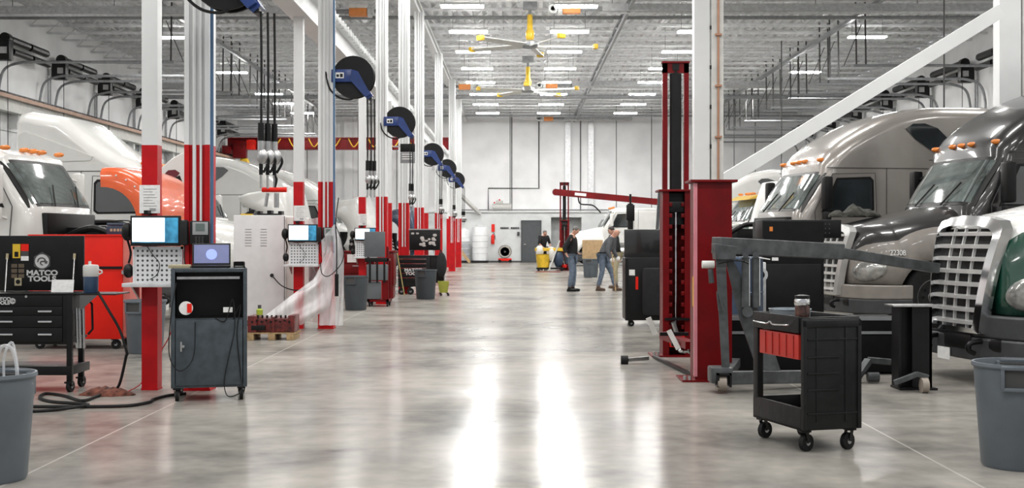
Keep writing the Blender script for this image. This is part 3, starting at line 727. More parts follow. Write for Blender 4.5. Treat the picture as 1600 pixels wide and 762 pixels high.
# ================================================================ REELS AND HANGING LINES
def make_reel(lab, loc, nh=3, drop=1.35, hx=.22):
    t = thing('hose_reel', lab, 'reel', loc, 0, 'blue reels on the columns')
    G(black).lathe([(.02,-.09),(.33,-.09),(.335,-.075),(.33,-.06),(.20,-.055),(.20,.055),(.33,.06),(.335,.075),(.33,.09),(.02,.09)], ax='y', n=36).obj('drum', t)
    g = G(blackpl)
    for k in range(5): g.lathe([(.20,-.045+k*.022-.01),(.265,-.045+k*.022-.01),(.272,-.045+k*.022),(.265,-.045+k*.022+.01),(.20,-.045+k*.022+.01)], ax='y', n=30)
    g.obj('wound_hose', t)
    g = G(steel).lathe([(.01,-.125),(.05,-.12),(.06,-.09)], ax='y', n=16); g.obj('hub', t)
    g = G(blue).box(-.32, .0, -.15, -.105, -.09, .11, .012).box(-.34, -.29, -.15, .15, -.09, .11, .01); fr = g.obj('mounting_frame', t)
    G(blue).prism([(-.02,.11),(-.04,-.06),(.20,-.33),(.28,-.28),(.08,.08)], 'y', -.16, -.11).obj('guide_arm', t)
    G(blue).prism([(.17,-.30),(.24,-.36),(.31,-.30),(.26,-.22)], 'y', -.11, .11).obj('roller_housing', t)
    g = G(paper).box(-.27, -.14, -.153, -.149, -.03, .06); g.obj('label_plate', fr)
    g = G(black).box(-.255, -.215, -.155, -.152, -.01, .03).box(-.20,-.155,-.155,-.152,-.015,.04); g.obj('label_print', fr)
    G(black).cyl((.26,-.10,-.33), (.26,.10,-.33), .035).obj('roller', t)
    g = G(rubber).tube([(-.45,-.02,.2),(-.42,-.1,.0),(-.36,-.12,-.2),(-.22,-.12,-.33),(-.05,-.1,-.36),(.05,-.05,-.3)], .014, 6); g.obj('feed_hose', t)
    G(steel).box(-.56, -.34, -.06, .06, -.06, .08).obj('wall_bracket', t)
    for k in range(nh):
        x = hx+.05*k; y = -.05+.05*k
        h = G(rubber).tube([(x,y,-.34),(x+.005,y,-.34-drop*.5),(x,y,-.34-drop)], .011, 7).obj('hose', t)
        g = G(black).cyl((x,y,-.34-drop+.16), (x,y,-.34-drop), .028, .03, 8); g.m(steel).cyl((x,y,-.34-drop), (x,y,-.34-drop-.09), .03).ball((x+.015,y-.01,-.34-drop-.14), (.05,.04,.07), 8)
        g.m(black).tube([(x+.03,y,-.34-drop-.1),(x+.07,y,-.34-drop-.18),(x+.02,y,-.34-drop-.28)], .013, 6).cyl((x,y,-.34-drop-.2), (x,y,-.34-drop-.30), .018)
        g.m(steel).tube([(x,y,-.34-drop-.28),(x+.0,y,-.34-drop-.42)], .012, 6, False); g.obj('nozzle', h)
    return t
for px, py, d, lab, nh, dr in [(357,-40,11.2,'reel at the top edge whose black hoses hang over the white control cabinet',3,1.15),(553,121,19.9,'largest fully visible blue and black hose reel',3,1.14),(625,191,27.2,'second visible blue reel, on the column before the black sign',2,1.15),(676,241,37.4,'third visible blue reel along the columns',2,1.15),(699,263,45.6,'fourth visible blue reel along the columns',2,1.15),(714,281,53,'fifth visible blue reel, smallest of the row',3,1.15)]:
    p = pt(px, py, d); make_reel(lab, p, nh, dr, .30 if d < 12 else .22)
# blue air pipes beside the columns
for px, d, y0, lab in [(331,11.75,30,'blue vertical air pipe beside the column behind the grey computer cabinet'),(522,19.7,30,'blue vertical air pipe beside the column with the largest reel')]:
    x = X(px, d); tag(G(hosebl).tube([(x, d, .9), (x, d, 5.6)], .017, 8, False).obj('air_pipe'), lab, 'pipe')
# hanging sign by the second reel
t = thing('hanging_sign', 'small black and grey sign hanging below the second blue reel', 'sign', pt(637, 236, 27.3))
G(steel).bar((-.32,0,.1),(-.16,0,.1),.03,.03).obj('bracket_arm', t)
G(black).box(-.16,.16,-.02,.02,-.02,.16,.005).obj('upper_plate', t); G(mat('sign_grey', (.25,.25,.26), .5)).box(-.16,.16,-.02,.02,-.26,-.03,.005).obj('lower_plate', t)
g = G(paper)
for z in (-.08,-.13,-.18): g.box(-.12,.12,-.024,-.02,z,z+.02)
g.obj('text_lines', t)

# ================================================================ MONITOR STATIONS AND PHONES
scr = mat('screen_white', (.8,.85,.9), .3, emit=(.85,.93,1.0), strength=.35, noise=.02); scb = mat('screen_blue', (.05,.25,.4), .3, emit=(.015,.10,.18), strength=.35, noise=.5, scale=9); scd = mat('screen_dark', (.06,.07,.13), .3, emit=(.05,.055,.11), strength=.6, noise=.2)
perf = bpy.data.materials.new('perforated'); perf.use_nodes = True
nt = perf.node_tree; b = nt.nodes['Principled BSDF']; tcn = nt.nodes.new('ShaderNodeTexCoord'); vm = nt.nodes.new('ShaderNodeTexVoronoi'); vm.feature = 'F1'; vm.inputs['Scale'].default_value = 22; vm.inputs['Randomness'].default_value = 0
rp = nt.nodes.new('ShaderNodeValToRGB'); rp.color_ramp.elements[0].position = .24; rp.color_ramp.elements[0].color = (.05,.05,.05,1); rp.color_ramp.elements[1].position = .28; rp.color_ramp.elements[1].color = (.62,.63,.64,1)
nt.links.new(tcn.outputs['Object'], vm.inputs['Vector']); nt.links.new(vm.outputs['Distance'], rp.inputs[0]); nt.links.new(rp.outputs[0], b.inputs['Base Color']); b.inputs['Roughness'].default_value = .4
def station(loc, lab):
    t = thing('monitor_station', lab, 'monitor station', loc, 0, 'monitor stations on the posts')
    fr = G(blackpl).box(-.145,.325,-.20,-.16,1.365,1.65,.008).obj('monitor', t)
    g = G(scr).box(-.125,.18,-.203,-.199,1.395,1.63); g.m(scb).box(.18,.305,-.204,-.199,1.395,1.63); g.m(scb).box(-.125,.18,-.204,-.2,1.395,1.405); g.obj('display', fr)
    g = G(black).box(.04,.14,-.16,-.08,1.42,1.58).box(-.02,.02,-.19,-.08,1.66,1.70); g.obj('monitor_mount', t)
    pn = G(perf).box(-.13,.325,-.14,-.12,1.02,1.34).obj('pegboard', t)
    g = G(galvl)
    for x in (-.135,.315): g.box(x,x+.015,-.15,-.11,1.0,1.36)
    g.box(-.135,.33,-.15,-.11,1.335,1.36); g.obj('pegboard_frame', pn)
    g = G(black).tube([(.0,-.15,1.36),(.06,-.17,1.28),(.12,-.17,1.2),(.10,-.17,1.1),(.03,-.17,1.05)], .004, 5); g.obj('cable', t)
    G(galvl).box(-.18,.36,-.34,-.08,.985,1.02,.004).obj('shelf', t)
    for x in (-.1,.28): G(steel).prism([(-.08,.985),(-.30,.985),(-.08,.86)], 'x', x-.008, x+.008).obj('shelf_bracket', t)
    g = G(black).ball((-.20,-.1,1.5), (.06,.06,.09), 8).tube([(-.2,-.1,1.42),(-.17,-.1,1.3),(-.19,-.1,1.2)], .012, 6).ball((-.19,-.1,1.13), (.05,.05,.07), 8); g.obj('barcode_scanner', t)
    return t
station((-3.48, 11.95, 0), 'lit monitor over a pegboard and shelf on the nearest square post')
station((-3.46, 19.9, 0), 'lit monitor over a pegboard and shelf on the post beside the plastic sheet')
station((-3.38, 27.4, 0), 'small lit monitor station partly behind the grey panel of the red cart')
station((-3.3, 45.6, 0), 'tiny monitor station on the post behind the black tool box')
def phone(x, y, lab):
    t = thing('desk_phone', lab, 'phone', (x, y, 0))
    b_ = G(blackpl).box(-.09,.09,-.06,0,1.38,1.60,.012).obj('phone_body', t)
    G(mat('phone_silver', (.35,.36,.37), .4)).box(-.06,.085,-.066,-.058,1.47,1.59,.003).obj('faceplate', b_)
    G(mat('lcd', (.13,.17,.16), .3)).box(-.03,.055,-.069,-.064,1.505,1.575).obj('lcd_screen', b_)
    g = G(seam)
    for i in range(3):
        for j in range(4): g.box(-.035+i*.03,-.015+i*.03,-.068,-.06,1.39+j*.018,1.40+j*.018)
    g.obj('keypad', b_)
    G(blackpl).box(-.175,-.10,-.09,-.01,1.37,1.61,.025).obj('handset', t)
    G(black).tube([(-.14,-.05,1.38),(-.13,-.06,1.2),(-.06,-.06,1.15),(0,-.04,1.38)], .006, 6).obj('cord', t)
    G(steel).box(-.06,.06,0,.06,1.42,1.56).obj('mount_plate', t)
phone(-2.97, 11.77, 'black wall phone with silver face on the column beside the nearest monitor')
phone(-2.963, 19.72, 'black wall phone on the column beside the second monitor station')
def notice(px0, px1, py0, py1, d, lab):
    t = tag(G(paper).box(X(px0,d), X(px1,d), d-.004, d, Z(py1,d), Z(py0,d)).obj('notice_sheet'), lab, 'notice')
    g = G(mat('print_grey', (.35,.35,.35), .8)); z0, z1 = Z(py1,d), Z(py0,d); x0, x1 = X(px0,d), X(px1,d)
    for k in range(7): g.box(x0+(x1-x0)*.2, x1-(x1-x0)*(.15+.1*(k%3)), d-.006, d-.004, z0+(z1-z0)*(.25+.1*k), z0+(z1-z0)*(.27+.1*k))
    g.box(x0+(x1-x0)*.5, x1-(x1-x0)*.2, d-.006, d-.004, z0+(z1-z0)*.08, z0+(z1-z0)*.18); g.obj('printed_lines', t)
notice(218, 250, 289, 333, 11.86, 'white printed notice taped to the nearest post above the monitor')
notice(459, 478, 321, 345, 19.8, 'white printed notice taped to the second post above the monitor')
notice(560, 573, 334, 352, 27.3, 'small white notice on the third post above the monitor')

# ================================================================ BINS
def bin_(x, y, lab, r=.27, h=.68, m=binm, stuff=None):
    t = thing('trash_bin', lab, 'trash bin', (x, y, 0), 0, 'round plastic trash bins')
    rb = r*.83
    g = G(m).lathe([(rb*.2,.0),(rb-.01,.0),(rb,.02),(rb+(r-rb)*.72,h*.74),(r*.965,h*.76),(r*.985,h*.95),(r*1.02,h*.955),(r*1.04,h*.97),(r*1.03,h),(r*.985,h),(r*.96,h*.95),(r*.93,h*.75),(rb-.02,.03),(rb*.2,.02)], n=44)
    g.obj('bucket', t)
    for a in (R(-108), R(72)):
        g = G(m); g.T = Matrix.Rotation(a, 4, 'Z'); K = r/.275
        g.box(r*.80, r*1.05, -.12*K, .12*K, h*.755, h*.79, .006).box(r*.80, r*1.05, -.12*K,-.10*K, h*.76, h*.97, .004).box(r*.80, r*1.05, .10*K,.12*K, h*.76, h*.97, .004).box(r*.9, r*1.06, -.12*K,.12*K, h*.955, h*.99, .006); hn = g.obj('handle', t)
        g = G(seam); g.T = Matrix.Rotation(a, 4, 'Z'); g.box(r*.8, r*.985, -.10*K, .10*K, h*.79, h*.955); g.obj('grip_recess', hn)
    return t
bin_(X(1592,7.95), 7.95, 'grey trash bin in front of the white and green truck', .275, .66)
bin_(-3.17, 7.5, 'grey trash bin with clear bag tuft in front of the black tool cart', .275, .64)
bin_(X(227,15.7), 15.7, 'grey trash bin behind the nearest red post', .255, .665)
bin_(X(556,24.9), 24.9, 'dark grey trash bin beside the hanging plastic sheet', .25, .68, bind)
bin_(X(665,29.3), 29.3, 'dark grey trash bin in front of the black tool box with open lid', .26, .69, bind)
bin_(X(923,45.5), 45.5, 'blue-grey trash bin with cardboard between the two standing men', .30, .66, binm)
tag(G(cardb).box(-.37,.37,-.02,.02,-.02,.66).obj('cardboard_sheet', loc=(X(926,45.4),45.5,.68)), 'brown cardboard sheet standing in the bin between the two men', 'cardboard')
clear = mat('clear_plastic', (.85,.87,.9), .15, alpha=.38, noise=.2, scale=8, coat=.5)
g = G(clear); g.tube([(-3.08,7.42,.56),(-3.075,7.42,.72),(-3.05,7.42,.80),(-3.0,7.44,.79),(-2.975,7.45,.70),(-2.97,7.46,.58)], .011, 8); g.tube([(-3.05,7.46,.57),(-3.05,7.46,.74),(-3.01,7.48,.82),(-2.985,7.5,.66)], .008, 7)
tag(g.obj('plastic_bag'), 'clear plastic bag tuft sticking out of the near bin', 'bag')

# ================================================================ CASTERS
def caster(g, x, y, z0, r=.055, ang=0, w=.03, m=None, fork=.1):
    c, s = math.cos(ang), math.sin(ang); ox, oy = x+.02*c, y+.02*s
    g.m(m or rubber)
    a = Vector((-s, c, 0)); p = Vector((ox, oy, r))
    g.cyl(p-a*w/2, p+a*w/2, r, n=18)
    g.m(steel); g.cyl(p-a*(w/2+.004), p+a*(w/2+.004), r*.35, n=10)
    g.m(black if fork else steel)
    for q in (-1, 1):
        b0 = p+a*q*(w/2+.008); g.bar(b0, (x+a.x*q*(w/2+.008), y+a.y*q*(w/2+.008), z0-.012), .028, .005, up=a)
    g.box(x-.035, x+.035, y-.035, y+.035, z0-.016, z0)

# ================================================================ GREY COMPUTER CABINET
d = 11.08; x0, x1 = X(270, d), X(384, d); W = x1-x0; ct = Z(419, d)
t = thing('computer_cabinet', 'slate grey computer cabinet on casters carrying the open laptop', 'cabinet', ((x0+x1)/2, d, 0), R(13)); h = W/2
MC = Matrix.Translation(((x0+x1)/2, d, 0)) @ Matrix.Rotation(R(13), 4, 'Z')
zb = Z(605, d); zs = Z(497, d); D = .52
g = G(grey_cab)
g.box(-h, -h+.022, 0, D, zb, ct).box(h-.022, h, 0, D, zb, ct).box(-h, h, D-.02, D, zb, ct).box(-h, h, 0, D, zb, zb+.03).box(-h, h, 0, D, ct-.035, ct, .006).box(-h+.02, h-.02, .01, D-.02, zs-.02, zs)
g.box(-h-.005,-h+.03,-.012,.02,zb,ct,.004).box(h-.03,h+.005,-.012,.02,zb,ct,.004).obj('body', t)
G(black).box(-h+.03, h-.03, .30, .31, zs, ct-.04).box(-h+.03, h-.03, .012, .3, zs, zs+.004).obj('inner_back', t)
G(steel).box(-h+.045, h-.06, .02, .03, Z(436,d), Z(432,d)).obj('shelf_lip', t)
dr = G(grey_cab).box(-h+.035, h-.035, -.012, .008, zb+.02, zs-.015, .006).obj('door', t)
g = G(steel).box(-h+.075, -h+.09, -.025, -.012, Z(548,d), Z(533,d)).cyl((-h+.10,-.03,Z(540,d)), (-h+.10,-.012,Z(540,d)), .012); g.obj('latch', dr)
g = G(paper).box(.12,.20,-.002,.003,Z(488,d)+.0,Z(480,d)); g.obj('white_label', t)
g = G(paper).cyl((-.20,.02,Z(481,d)), (-.20,.045,Z(481,d)), .06, n=24); g.m(redbox).box(-.19,-.15,.012,.02,Z(488,d),Z(474,d)); g.obj('round_gauge', t)
for sx in (-1, 1):
    for yy in (.05, D-.06):
        g = G(); caster(g, sx*(h-.045), yy, zb, .058, R(90 if yy < .1 else 70)); g.obj('caster', t)
g = G(rubber).tube([(.05,-.01,zs),(.14,-.02,zs-.02),(.20,-.03,.9),(.22,-.03,.65),(.17,-.03,.4),(.13,-.03,.18),(.15,-.06,.06),(.21,-.08,.05),(.28,-.05,.1),(.27,-.02,.25),(.24,-.02,.6),(.27,-.02,.85),(.2,.0,zs-.03)], .005, 6)
g.tube([(-.28,-.02,1.05),(-.32,-.06,.8),(-.34,-.08,.45),(-.28,-.1,.30),(-.2,-.08,.30),(-.13,-.05,.42),(-.12,-.02,.7)], .005, 6); g.obj('power_cable', t)
# laptop on it
t = thing('laptop', 'open black laptop with dim screen on top of the grey cabinet', 'laptop', MC @ Vector((.015,.12,ct+.001)), R(13))
G(blackpl).box(-.17,.17,0,.23,.002,.022,.006).obj('keyboard_base', t)
g = G(blackpl); g.T = Matrix.Translation((0,.225,.02)) @ Matrix.Rotation(R(-14),4,'X'); g.box(-.17,.17,0,.012,0,.205,.005); lid = g.obj('screen_lid', t)
g = G(scd); g.T = Matrix.Translation((0,.225,.02)) @ Matrix.Rotation(R(-14),4,'X'); g.box(-.155,.155,-.002,.001,.018,.19); g.m(mat('screen_glow', (.2,.25,.6), .3, emit=(.10,.13,.42), strength=.6)).lathe([(.001,-.0035),(.05,-.0032),(.05,-.002)], (.0,0,.1), 'y', 16); g.obj('display', lid)
tag(G(tan).box(-.09,.09,0,.22,0,.028,.004).obj('manual', loc=MC @ Vector((-.262,.07,ct+.001)), rot=(0,0,R(10))), 'tan paperback manual lying beside the laptop', 'book')
t = thing('parts_tray', 'small black parts tray on the corner of the grey cabinet', 'tray', MC @ Vector((.26,.25,ct+.001)), R(13))
g = G(black).box(-.05,.05,-.1,.2,0,.01).box(-.05,-.04,-.1,.2,0,.05).box(.04,.05,-.1,.2,0,.05).box(-.05,.05,.19,.2,0,.05); g.obj('tray', t)

# ================================================================ BLACK TOOL CART (with its brand lettering)
d = 11.7; t = thing('tool_cart', 'black rolling tool cart with open lid, drawers and white lettering', 'tool cart', (X(42, d), d, 0)); s_ = F/d
def lx(px): return (px-42)/s_
def lb(px, y=.47): return X(px,d+y)-X(42,d)
def zl(py, *_): return Z(py,d+.47)
ztop = Z(458, d)
g = G(black).box(lx(-22), lx(104), 0, .5, Z(538,d), ztop-.012, .006).box(lx(-24), lx(112), -.01, .52, ztop-.012, ztop, .004); g.obj('body', t)
for i, (za, zb_) in enumerate([(462,478),(479,492),(493,511),(512,534)]):
    dr = G(black).box(lx(-16), lx(98), -.016, 0, Z(zb_,d), Z(za,d), .004).obj('drawer', t)
    if i:
        for a, b_ in ((1,22),(61,83)):
            zc = Z({1:486,2:502,3:522}[i], d); hd = G(chrome).box(lx(a), lx(b_), -.035, -.02, zc-.009, zc+.009, .006).box(lx(a)+.005,lx(a)+.015,-.03,-.014,zc-.004,zc+.004).box(lx(b_)-.015,lx(b_)-.005,-.03,-.014,zc-.004,zc+.004).obj('handle', dr)
g = G(steel).cyl((lx(42), -.02, Z(463,d)), (lx(42), -.01, Z(463,d)), .012); g.obj('lock', t)
for a, q in ((lx(104),0),(lb(123,.44),.42),(lx(-26),0)): G(black).box(a, a+.05, q-.005, q+.04, Z(600,d), ztop, .004).obj('upright', t)
G(black).box(lx(-24), lx(112), -.01, .5, Z(586,d), Z(572,d), .006).obj('bottom_tray', t)
G(black).box(lx(105), lx(111), 0, .44, Z(532,d), Z(528,d)).obj('side_brace', t)
for a, yy in ((lx(107),.02),(lb(126,.44),.44),(lx(-20),.03),(lx(-10),.45)):
    g = G(); caster(g, a, yy, Z(596,d), .055, R(80)); g.obj('caster', t)
lid = G(black).box(lb(-2), lb(131), .47, .50, ztop+.005, zl(368), .006).obj('lid', t)
LY = .467
g = G(yellow).box(lb(20), lb(32), LY-.002, LY, zl(403,d), zl(381,d)); g.m(black).box(lb(23), lb(29), LY-.004, LY-.002, zl(401,d), zl(393,d)); g.obj('yellow_sticker', lid)
g = G(redbox).box(lb(33), lb(45), LY-.002, LY, zl(392,d), zl(381,d)); g.m(seam).box(lb(33), lb(45), LY-.002, LY, zl(400,d), zl(392,d)); g.m(paper).box(lb(33), lb(45), LY-.002, LY, zl(407,d), zl(400,d)); g.obj('red_sticker', lid)
br = mat('sticker_brown', (.12,.09,.06), .6)
g = G(br)
for i in range(2):
    for j in range(3): g.box(lb(18+i*11), lb(27+i*11), LY-.002, LY, zl(418+j*8,d), zl(412+j*8,d))
g.m(tan).box(lb(23), lb(34), LY-.002, LY, zl(446,d), zl(434,d)); g.m(black).cyl((lb(28.5),LY-.004,zl(440,d)), (lb(28.5),LY-.002,zl(440,d)), .022); g.obj('brown_sticker', lid)
def emblem(par, cx, y, cz, r):
    hexm = mat('emblem_dark', (.06,.06,.06), .5); lm = mat('emblem_white', (.55,.55,.55), .5)
    g = G(hexm).prism([(cx+r*1.35*math.cos(R(90+60*k)), cz+r*1.35*math.sin(R(90+60*k))) for k in range(6)], 'y', y-.002, y)
    g.m(lm).prism([(cx+r*math.cos(2*math.pi*k/28), cz+r*math.sin(2*math.pi*k/28)) for k in range(28)], 'y', y-.004, y-.002)
    # open jaw of a spanner and a star cut in dark over the disc
    g.m(hexm)
    outer = [(cx-r*.62+r*.55*(1-math.cos(R(a)))*0+r*.62*math.cos(R(a))*.9, cz+r*.12+r*.45*math.sin(R(a))) for a in range(-20, 201, 20)]
    g.tube([(a, y-.0045, b_) for a, b_ in [(cx-r*.62,cz-r*.08),(cx-r*.45,cz+r*.35),(cx,cz+r*.5),(cx+r*.42,cz+r*.3),(cx+r*.3,cz+r*.02),(cx-r*.12,cz-r*.02),(cx-r*.2,cz-r*.3),(cx+r*.1,cz-r*.55)]], r*.085, 6)
    pts = []
    for k in range(10): q = r*(.34 if k % 2 == 0 else .15); pts.append((cx+r*.58+q*math.cos(R(90+36*k)), cz-r*.12+q*math.sin(R(90+36*k))))
    g.prism(pts, 'y', y-.006, y-.004); g.obj('emblem', par)
emblem(lid, lb(66), LY, zl(408,d), .068)
lm = mat('emblem_white', (.55,.55,.55), .5)
text('MATCO\nTOOLS', 'brand_lettering', lid, (lb(66), LY-.001, zl(431,d)), .068, lm, sx=1.25, bold=.003)
text('MATCO\nTOOLS', 'brand_lettering', t, (lx(3), -.018, Z(470,d)), .042, lm, sx=1.2, bold=.002)
emblem(t, lx(21), -.017, Z(470,d), .026)
for a in (11, 116):
    q = lb(a,.44); g = G(steel).cyl((lb(a-3,.3), .3, ztop), (q, .45, zl(398)), .006).m(black).cyl((lb(a-2,.35), .35, Z(440,d)), (q, .45, zl(402)), .009); g.m(tan).cyl((q, .44, zl(405)), (q, .45, zl(396)), .013); g.obj('gas_strut', t)
# side shelf with cooler
sh = G(black).box(lx(112), lx(178), .05, .48, ztop-.02, ztop-.006, .004).obj('side_shelf', t)
G(mat('shelf_grey', (.1,.1,.1), .5)).prism([(lx(122),ztop-.02),(lx(150),ztop-.02),(lx(122),ztop-.17)], 'y', .04, .05).obj('shelf_bracket', t)
g = G(chrome)
for a in (115,120,126): g.cyl((lx(a), .10, Z(545,d)), (lx(a)-.01, .1, Z(482,d)), .012)
g.obj('tool_holder', t)
g = G(black).tube([(lx(132),.1,Z(470,d)),(lx(138),.1,Z(475,d)),(lx(139),.1,Z(515,d)),(lx(132),.1,Z(523,d))], .012, 6, False); g.obj('hook_rail', t)
tag(G(paper).box(-.105,.105,-.003,.003,0,.12).obj('paper_card', loc=(lx(85)+X(42,d), d+.2, ztop+.001), rot=(R(-12),0,0)), 'white paper card leaning inside the open tool cart', 'paper')
t2 = thing('drink_cooler', 'blue and white jug cooler standing on the side shelf of the tool cart', 'cooler', (X(142,d+.2), d+.2, ztop-.005))
g = G(mat('cooler_blue', (.03,.065,.13), .35, coat=.3)).lathe([(.01,0),(.062,0),(.068,.01),(.070,.155)], n=26); g.obj('jug', t2)
G(offw).lathe([(.070,.155),(.073,.16),(.073,.25),(.066,.265),(.01,.27)], n=26).obj('lid', t2)
g = G(offw).cyl((-.01,0,.265),(-.01,0,.30),.014).tube([(.07,0,.22),(.10,0,.21),(.105,0,.19),(.075,0,.175)], .008, 6); g.obj('spout', t2)
g = G(rubber); A = pt(153,456,11.55)
g.tube([A, pt(170,485,11.5), pt(187,515,11.5), pt(198,550,11.5), (X(197,11.55),11.55,.35), (X(186,11.6),11.6,.08), (X(172,11.6),11.6,.02)], .013, 8)
tag(g.obj('air_hose'), 'black hose arching from the cart shelf down to the rag', 'hose')
g = G(rubber)
fl = [(172,11.62),(150,11.3),(128,11.0),(100,11.35),(72,11.5),(62,11.2),(80,10.95),(110,10.85),(138,10.75),(120,10.50),(85,10.42),(45,10.35),(20,10.5),(60,10.62),(140,10.62),(200,10.68),(232,10.9),(240,11.1),(262,11.35),(290,11.5)]
g.tube([(X(a, q), q, .015+(.012 if i in (9,12) else 0)) for i, (a, q) in enumerate(fl)], .014, 8)
tag(g.obj('floor_hose'), 'black hose coiled loosely on the floor before the red post', 'hose')
# rag pile
random.seed(3); g = G(rag); rings = []
for i in range(12):
    u = i/11; w_ = .11*math.sin(math.pi*min(.97, max(.03, u)))**.6; hh = .075*math.sin(math.pi*min(.97, max(.03, u)))**.7
    rings.append([(-.25+.5*u+random.uniform(-.01,.01), w_*math.cos(a)*(1+random.uniform(-.25,.25)), max(.001, hh*math.sin(a)*(1+random.uniform(-.4,.3)))) for a in [2*math.pi*k/14 for k in range(14)]])
g.loft(rings); tag(g.obj('rag', loc=(X(168,11.5), 11.5, 0), ang=70), 'rust red crumpled rag lying on the floor under the hose', 'rag')
tag(G(mat('red_cord', (.45,.05,.04), .5)).tube([(X(200,11.7),11.7,.01),(X(220,11.9),11.9,.06),(X(235,12.1),12.1,.2),(X(262,12.2),12.2,.45),(X(270,12.2),12.2,.6)], .006, 6).obj('extension_cord'), 'thin red cord running from the rag past the red post', 'cord')

# ================================================================ RED CABINET behind
d = 16.2; t = thing('red_cabinet', 'wide bright red cabinet on casters behind the black tool cart', 'cabinet', (X(118,d), d, 0)); s_ = F/d; hw = (186-40)/2/s_
g = G(redbox).box(-hw, hw, 0, .7, .13, Z(367,d), .01); g.obj('body', t)
G(redbox).box(-hw-.01, hw+.01, -.01, .71, Z(369,d), Z(366,d), .003).obj('top_panel', t)
G(mat('panel_pink', (.60,.16,.13), .35)).box(hw, hw+.09, .02, .7, .16, Z(367,d)-.01, .005).obj('side_panel', t)
G(black).box(-hw, hw, -.012, .0, Z(420,d), Z(416,d)).obj('door_gap', t)
g = G(steel).box(hw+.0, hw+.05, -.03, .0, Z(428,d), Z(422,d)); g.obj('latch', t)
for a in (-hw+.1, hw-.12):
    for yy in (.07,.6):
        g = G(); caster(g, a, yy, .13, .062, 0 if yy < .1 else 1); g.obj('caster', t)
# engine crane-like dark clutter behind it : a blue toolbox on top
t = thing('tool_box', 'dark blue tool box standing on the wide red cabinet', 'tool box', (X(178,d), d+.35, Z(366,d)))
G(dkblue).box(-.18,.18,-.1,.1,0,.11,.01).obj('case', t); G(dkblue).box(-.18,.18,-.1,.1,.112,.15,.015).obj('lid', t)
G(black).tube([(-.1,-.0,.15),(-.08,0,.18),(.08,0,.18),(.1,0,.15)], .008, 6).obj('handle', t)
g = G(tan)
for k in range(5): g.box(-.13+k*.045, -.10+k*.045, -.103, -.1, .04, .075)
g.obj('printed_marks', t)
# ================================================================ WHITE CONTROL CABINET, PLASTIC, PALLET
d = 20.35; t = thing('control_cabinet', 'tall white steel control cabinet with louvres beside the plastic sheet', 'cabinet', (X(405,d), d, 0)); s_ = F/d; hw = 40/s_
zt = Z(336,d)
G(mat('cab_white', (.70,.71,.71), .4, noise=.03)).box(-hw, hw, 0, .8, .10, zt, .012).obj('body', t)
G(mat('cab_cream', (.70,.68,.64), .4, noise=.03)).box(hw, hw+.26, .08, .8, .10, zt-.03, .012).obj('side_compartment', t)
G(seam).box(-hw+.02, hw-.02, .05, .75, 0, .10).obj('plinth', t)
g = G(mat('louvre', (.35,.35,.35), .5))
for c in (388, 412):
    for k in range(7): z = Z(358+k*4.3,d); g.box((c-405-5)/s_, (c-405+5)/s_, -.006, .0, z-.006, z+.006)
g.obj('louvre', t)
G(seam).box(hw-.012, hw, -.004, 0, .12, zt-.02).obj('door_gap', t)
G(black).cyl(((425-405)/s_,-.02,Z(430,d)), ((425-405)/s_,0,Z(430,d)), .03).obj('cable_gland', t)
tag(G(rubber).tube([pt(425,430,20.3), pt(440,446,20.1), pt(460,453,19.74), pt(480,450,19.72), pt(496,432,19.70), pt(508,405,19.68)], .010, 6).obj('power_cable'), 'black cable looping from the white cabinet to the phone column', 'cable')
# clutter on its top
t = thing('steel_bracket', 'dark metal bracket part lying on the white control cabinet', 'bracket', (X(423,20.6), 20.6, zt))
g = G(black).box(-.2,.2,-.1,.1,.0,.03).box(-.2,-.15,-.1,.1,.03,.07).box(-.04,.03,-.1,.1,.03,.08).box(.14,.2,-.1,.1,.03,.07); g.obj('bracket', t)
t = thing('impact_tool', 'red handled air tool hanging by the black hoses', 'air tool', pt(357,-40,11.2)+Vector((.40,.05,-.34-1.15-.46)))
g = G(redbox).cyl((-.11,0,.03), (.11,0,.03), .022); g.obj('red_grip', t); G(steel).cyl((.02,0,.0), (.02,0,-.13), .022).cyl((-.06,0,.0), (-.08,0,-.12), .015).obj('chrome_stem', t); G(black).tube([(.0,0,.04),(.02,0,.12),(.0,0,.2),(0,0,.5)], .012, 6).obj('hose', t)
t = thing('yellow_tool', 'yellow and black hand tools lying on the white control cabinet', 'hand tool', (X(388,20.6), 20.6, zt))
G(yellow).box(-.12,.08,-.04,.04,0,.03,.008).obj('grip', t); G(black).prism([(-.05,.03),(.06,.09),(.12,.09),(.1,.03)], 'y', -.05, .05).obj('head', t)
# plastic sheet
plas = bpy.data.materials.new('plastic_sheet'); plas.use_nodes = True; nt = plas.node_tree; b = nt.nodes['Principled BSDF']
b.inputs['Base Color'].default_value = (.86,.86,.87,1); b.inputs['Roughness'].default_value = .22; b.inputs['Coat Weight'].default_value = .4
wv_ = nt.nodes.new('ShaderNodeTexNoise'); wv_.inputs['Scale'].default_value = 3; wv_.inputs['Detail'].default_value = 2; tcn = nt.nodes.new('ShaderNodeTexCoord'); mp = nt.nodes.new('ShaderNodeMapping'); mp.inputs['Scale'].default_value = (2.6,.8,.5); nt.links.new(tcn.outputs['Object'], mp.inputs[0]); nt.links.new(mp.outputs[0], wv_.inputs['Vector'])
rp = nt.nodes.new('ShaderNodeMapRange'); rp.inputs['From Min'].default_value = .35; rp.inputs['From Max'].default_value = .7; rp.inputs['To Min'].default_value = .38; rp.inputs['To Max'].default_value = .8; nt.links.new(wv_.outputs['Fac'], rp.inputs['Value']); nt.links.new(rp.outputs[0], b.inputs['Alpha'])
random.seed(5)
PS = thing('plastic_sheet', 'translucent plastic sheeting draped from the column to the floor', 'plastic sheet', (0,0,0))
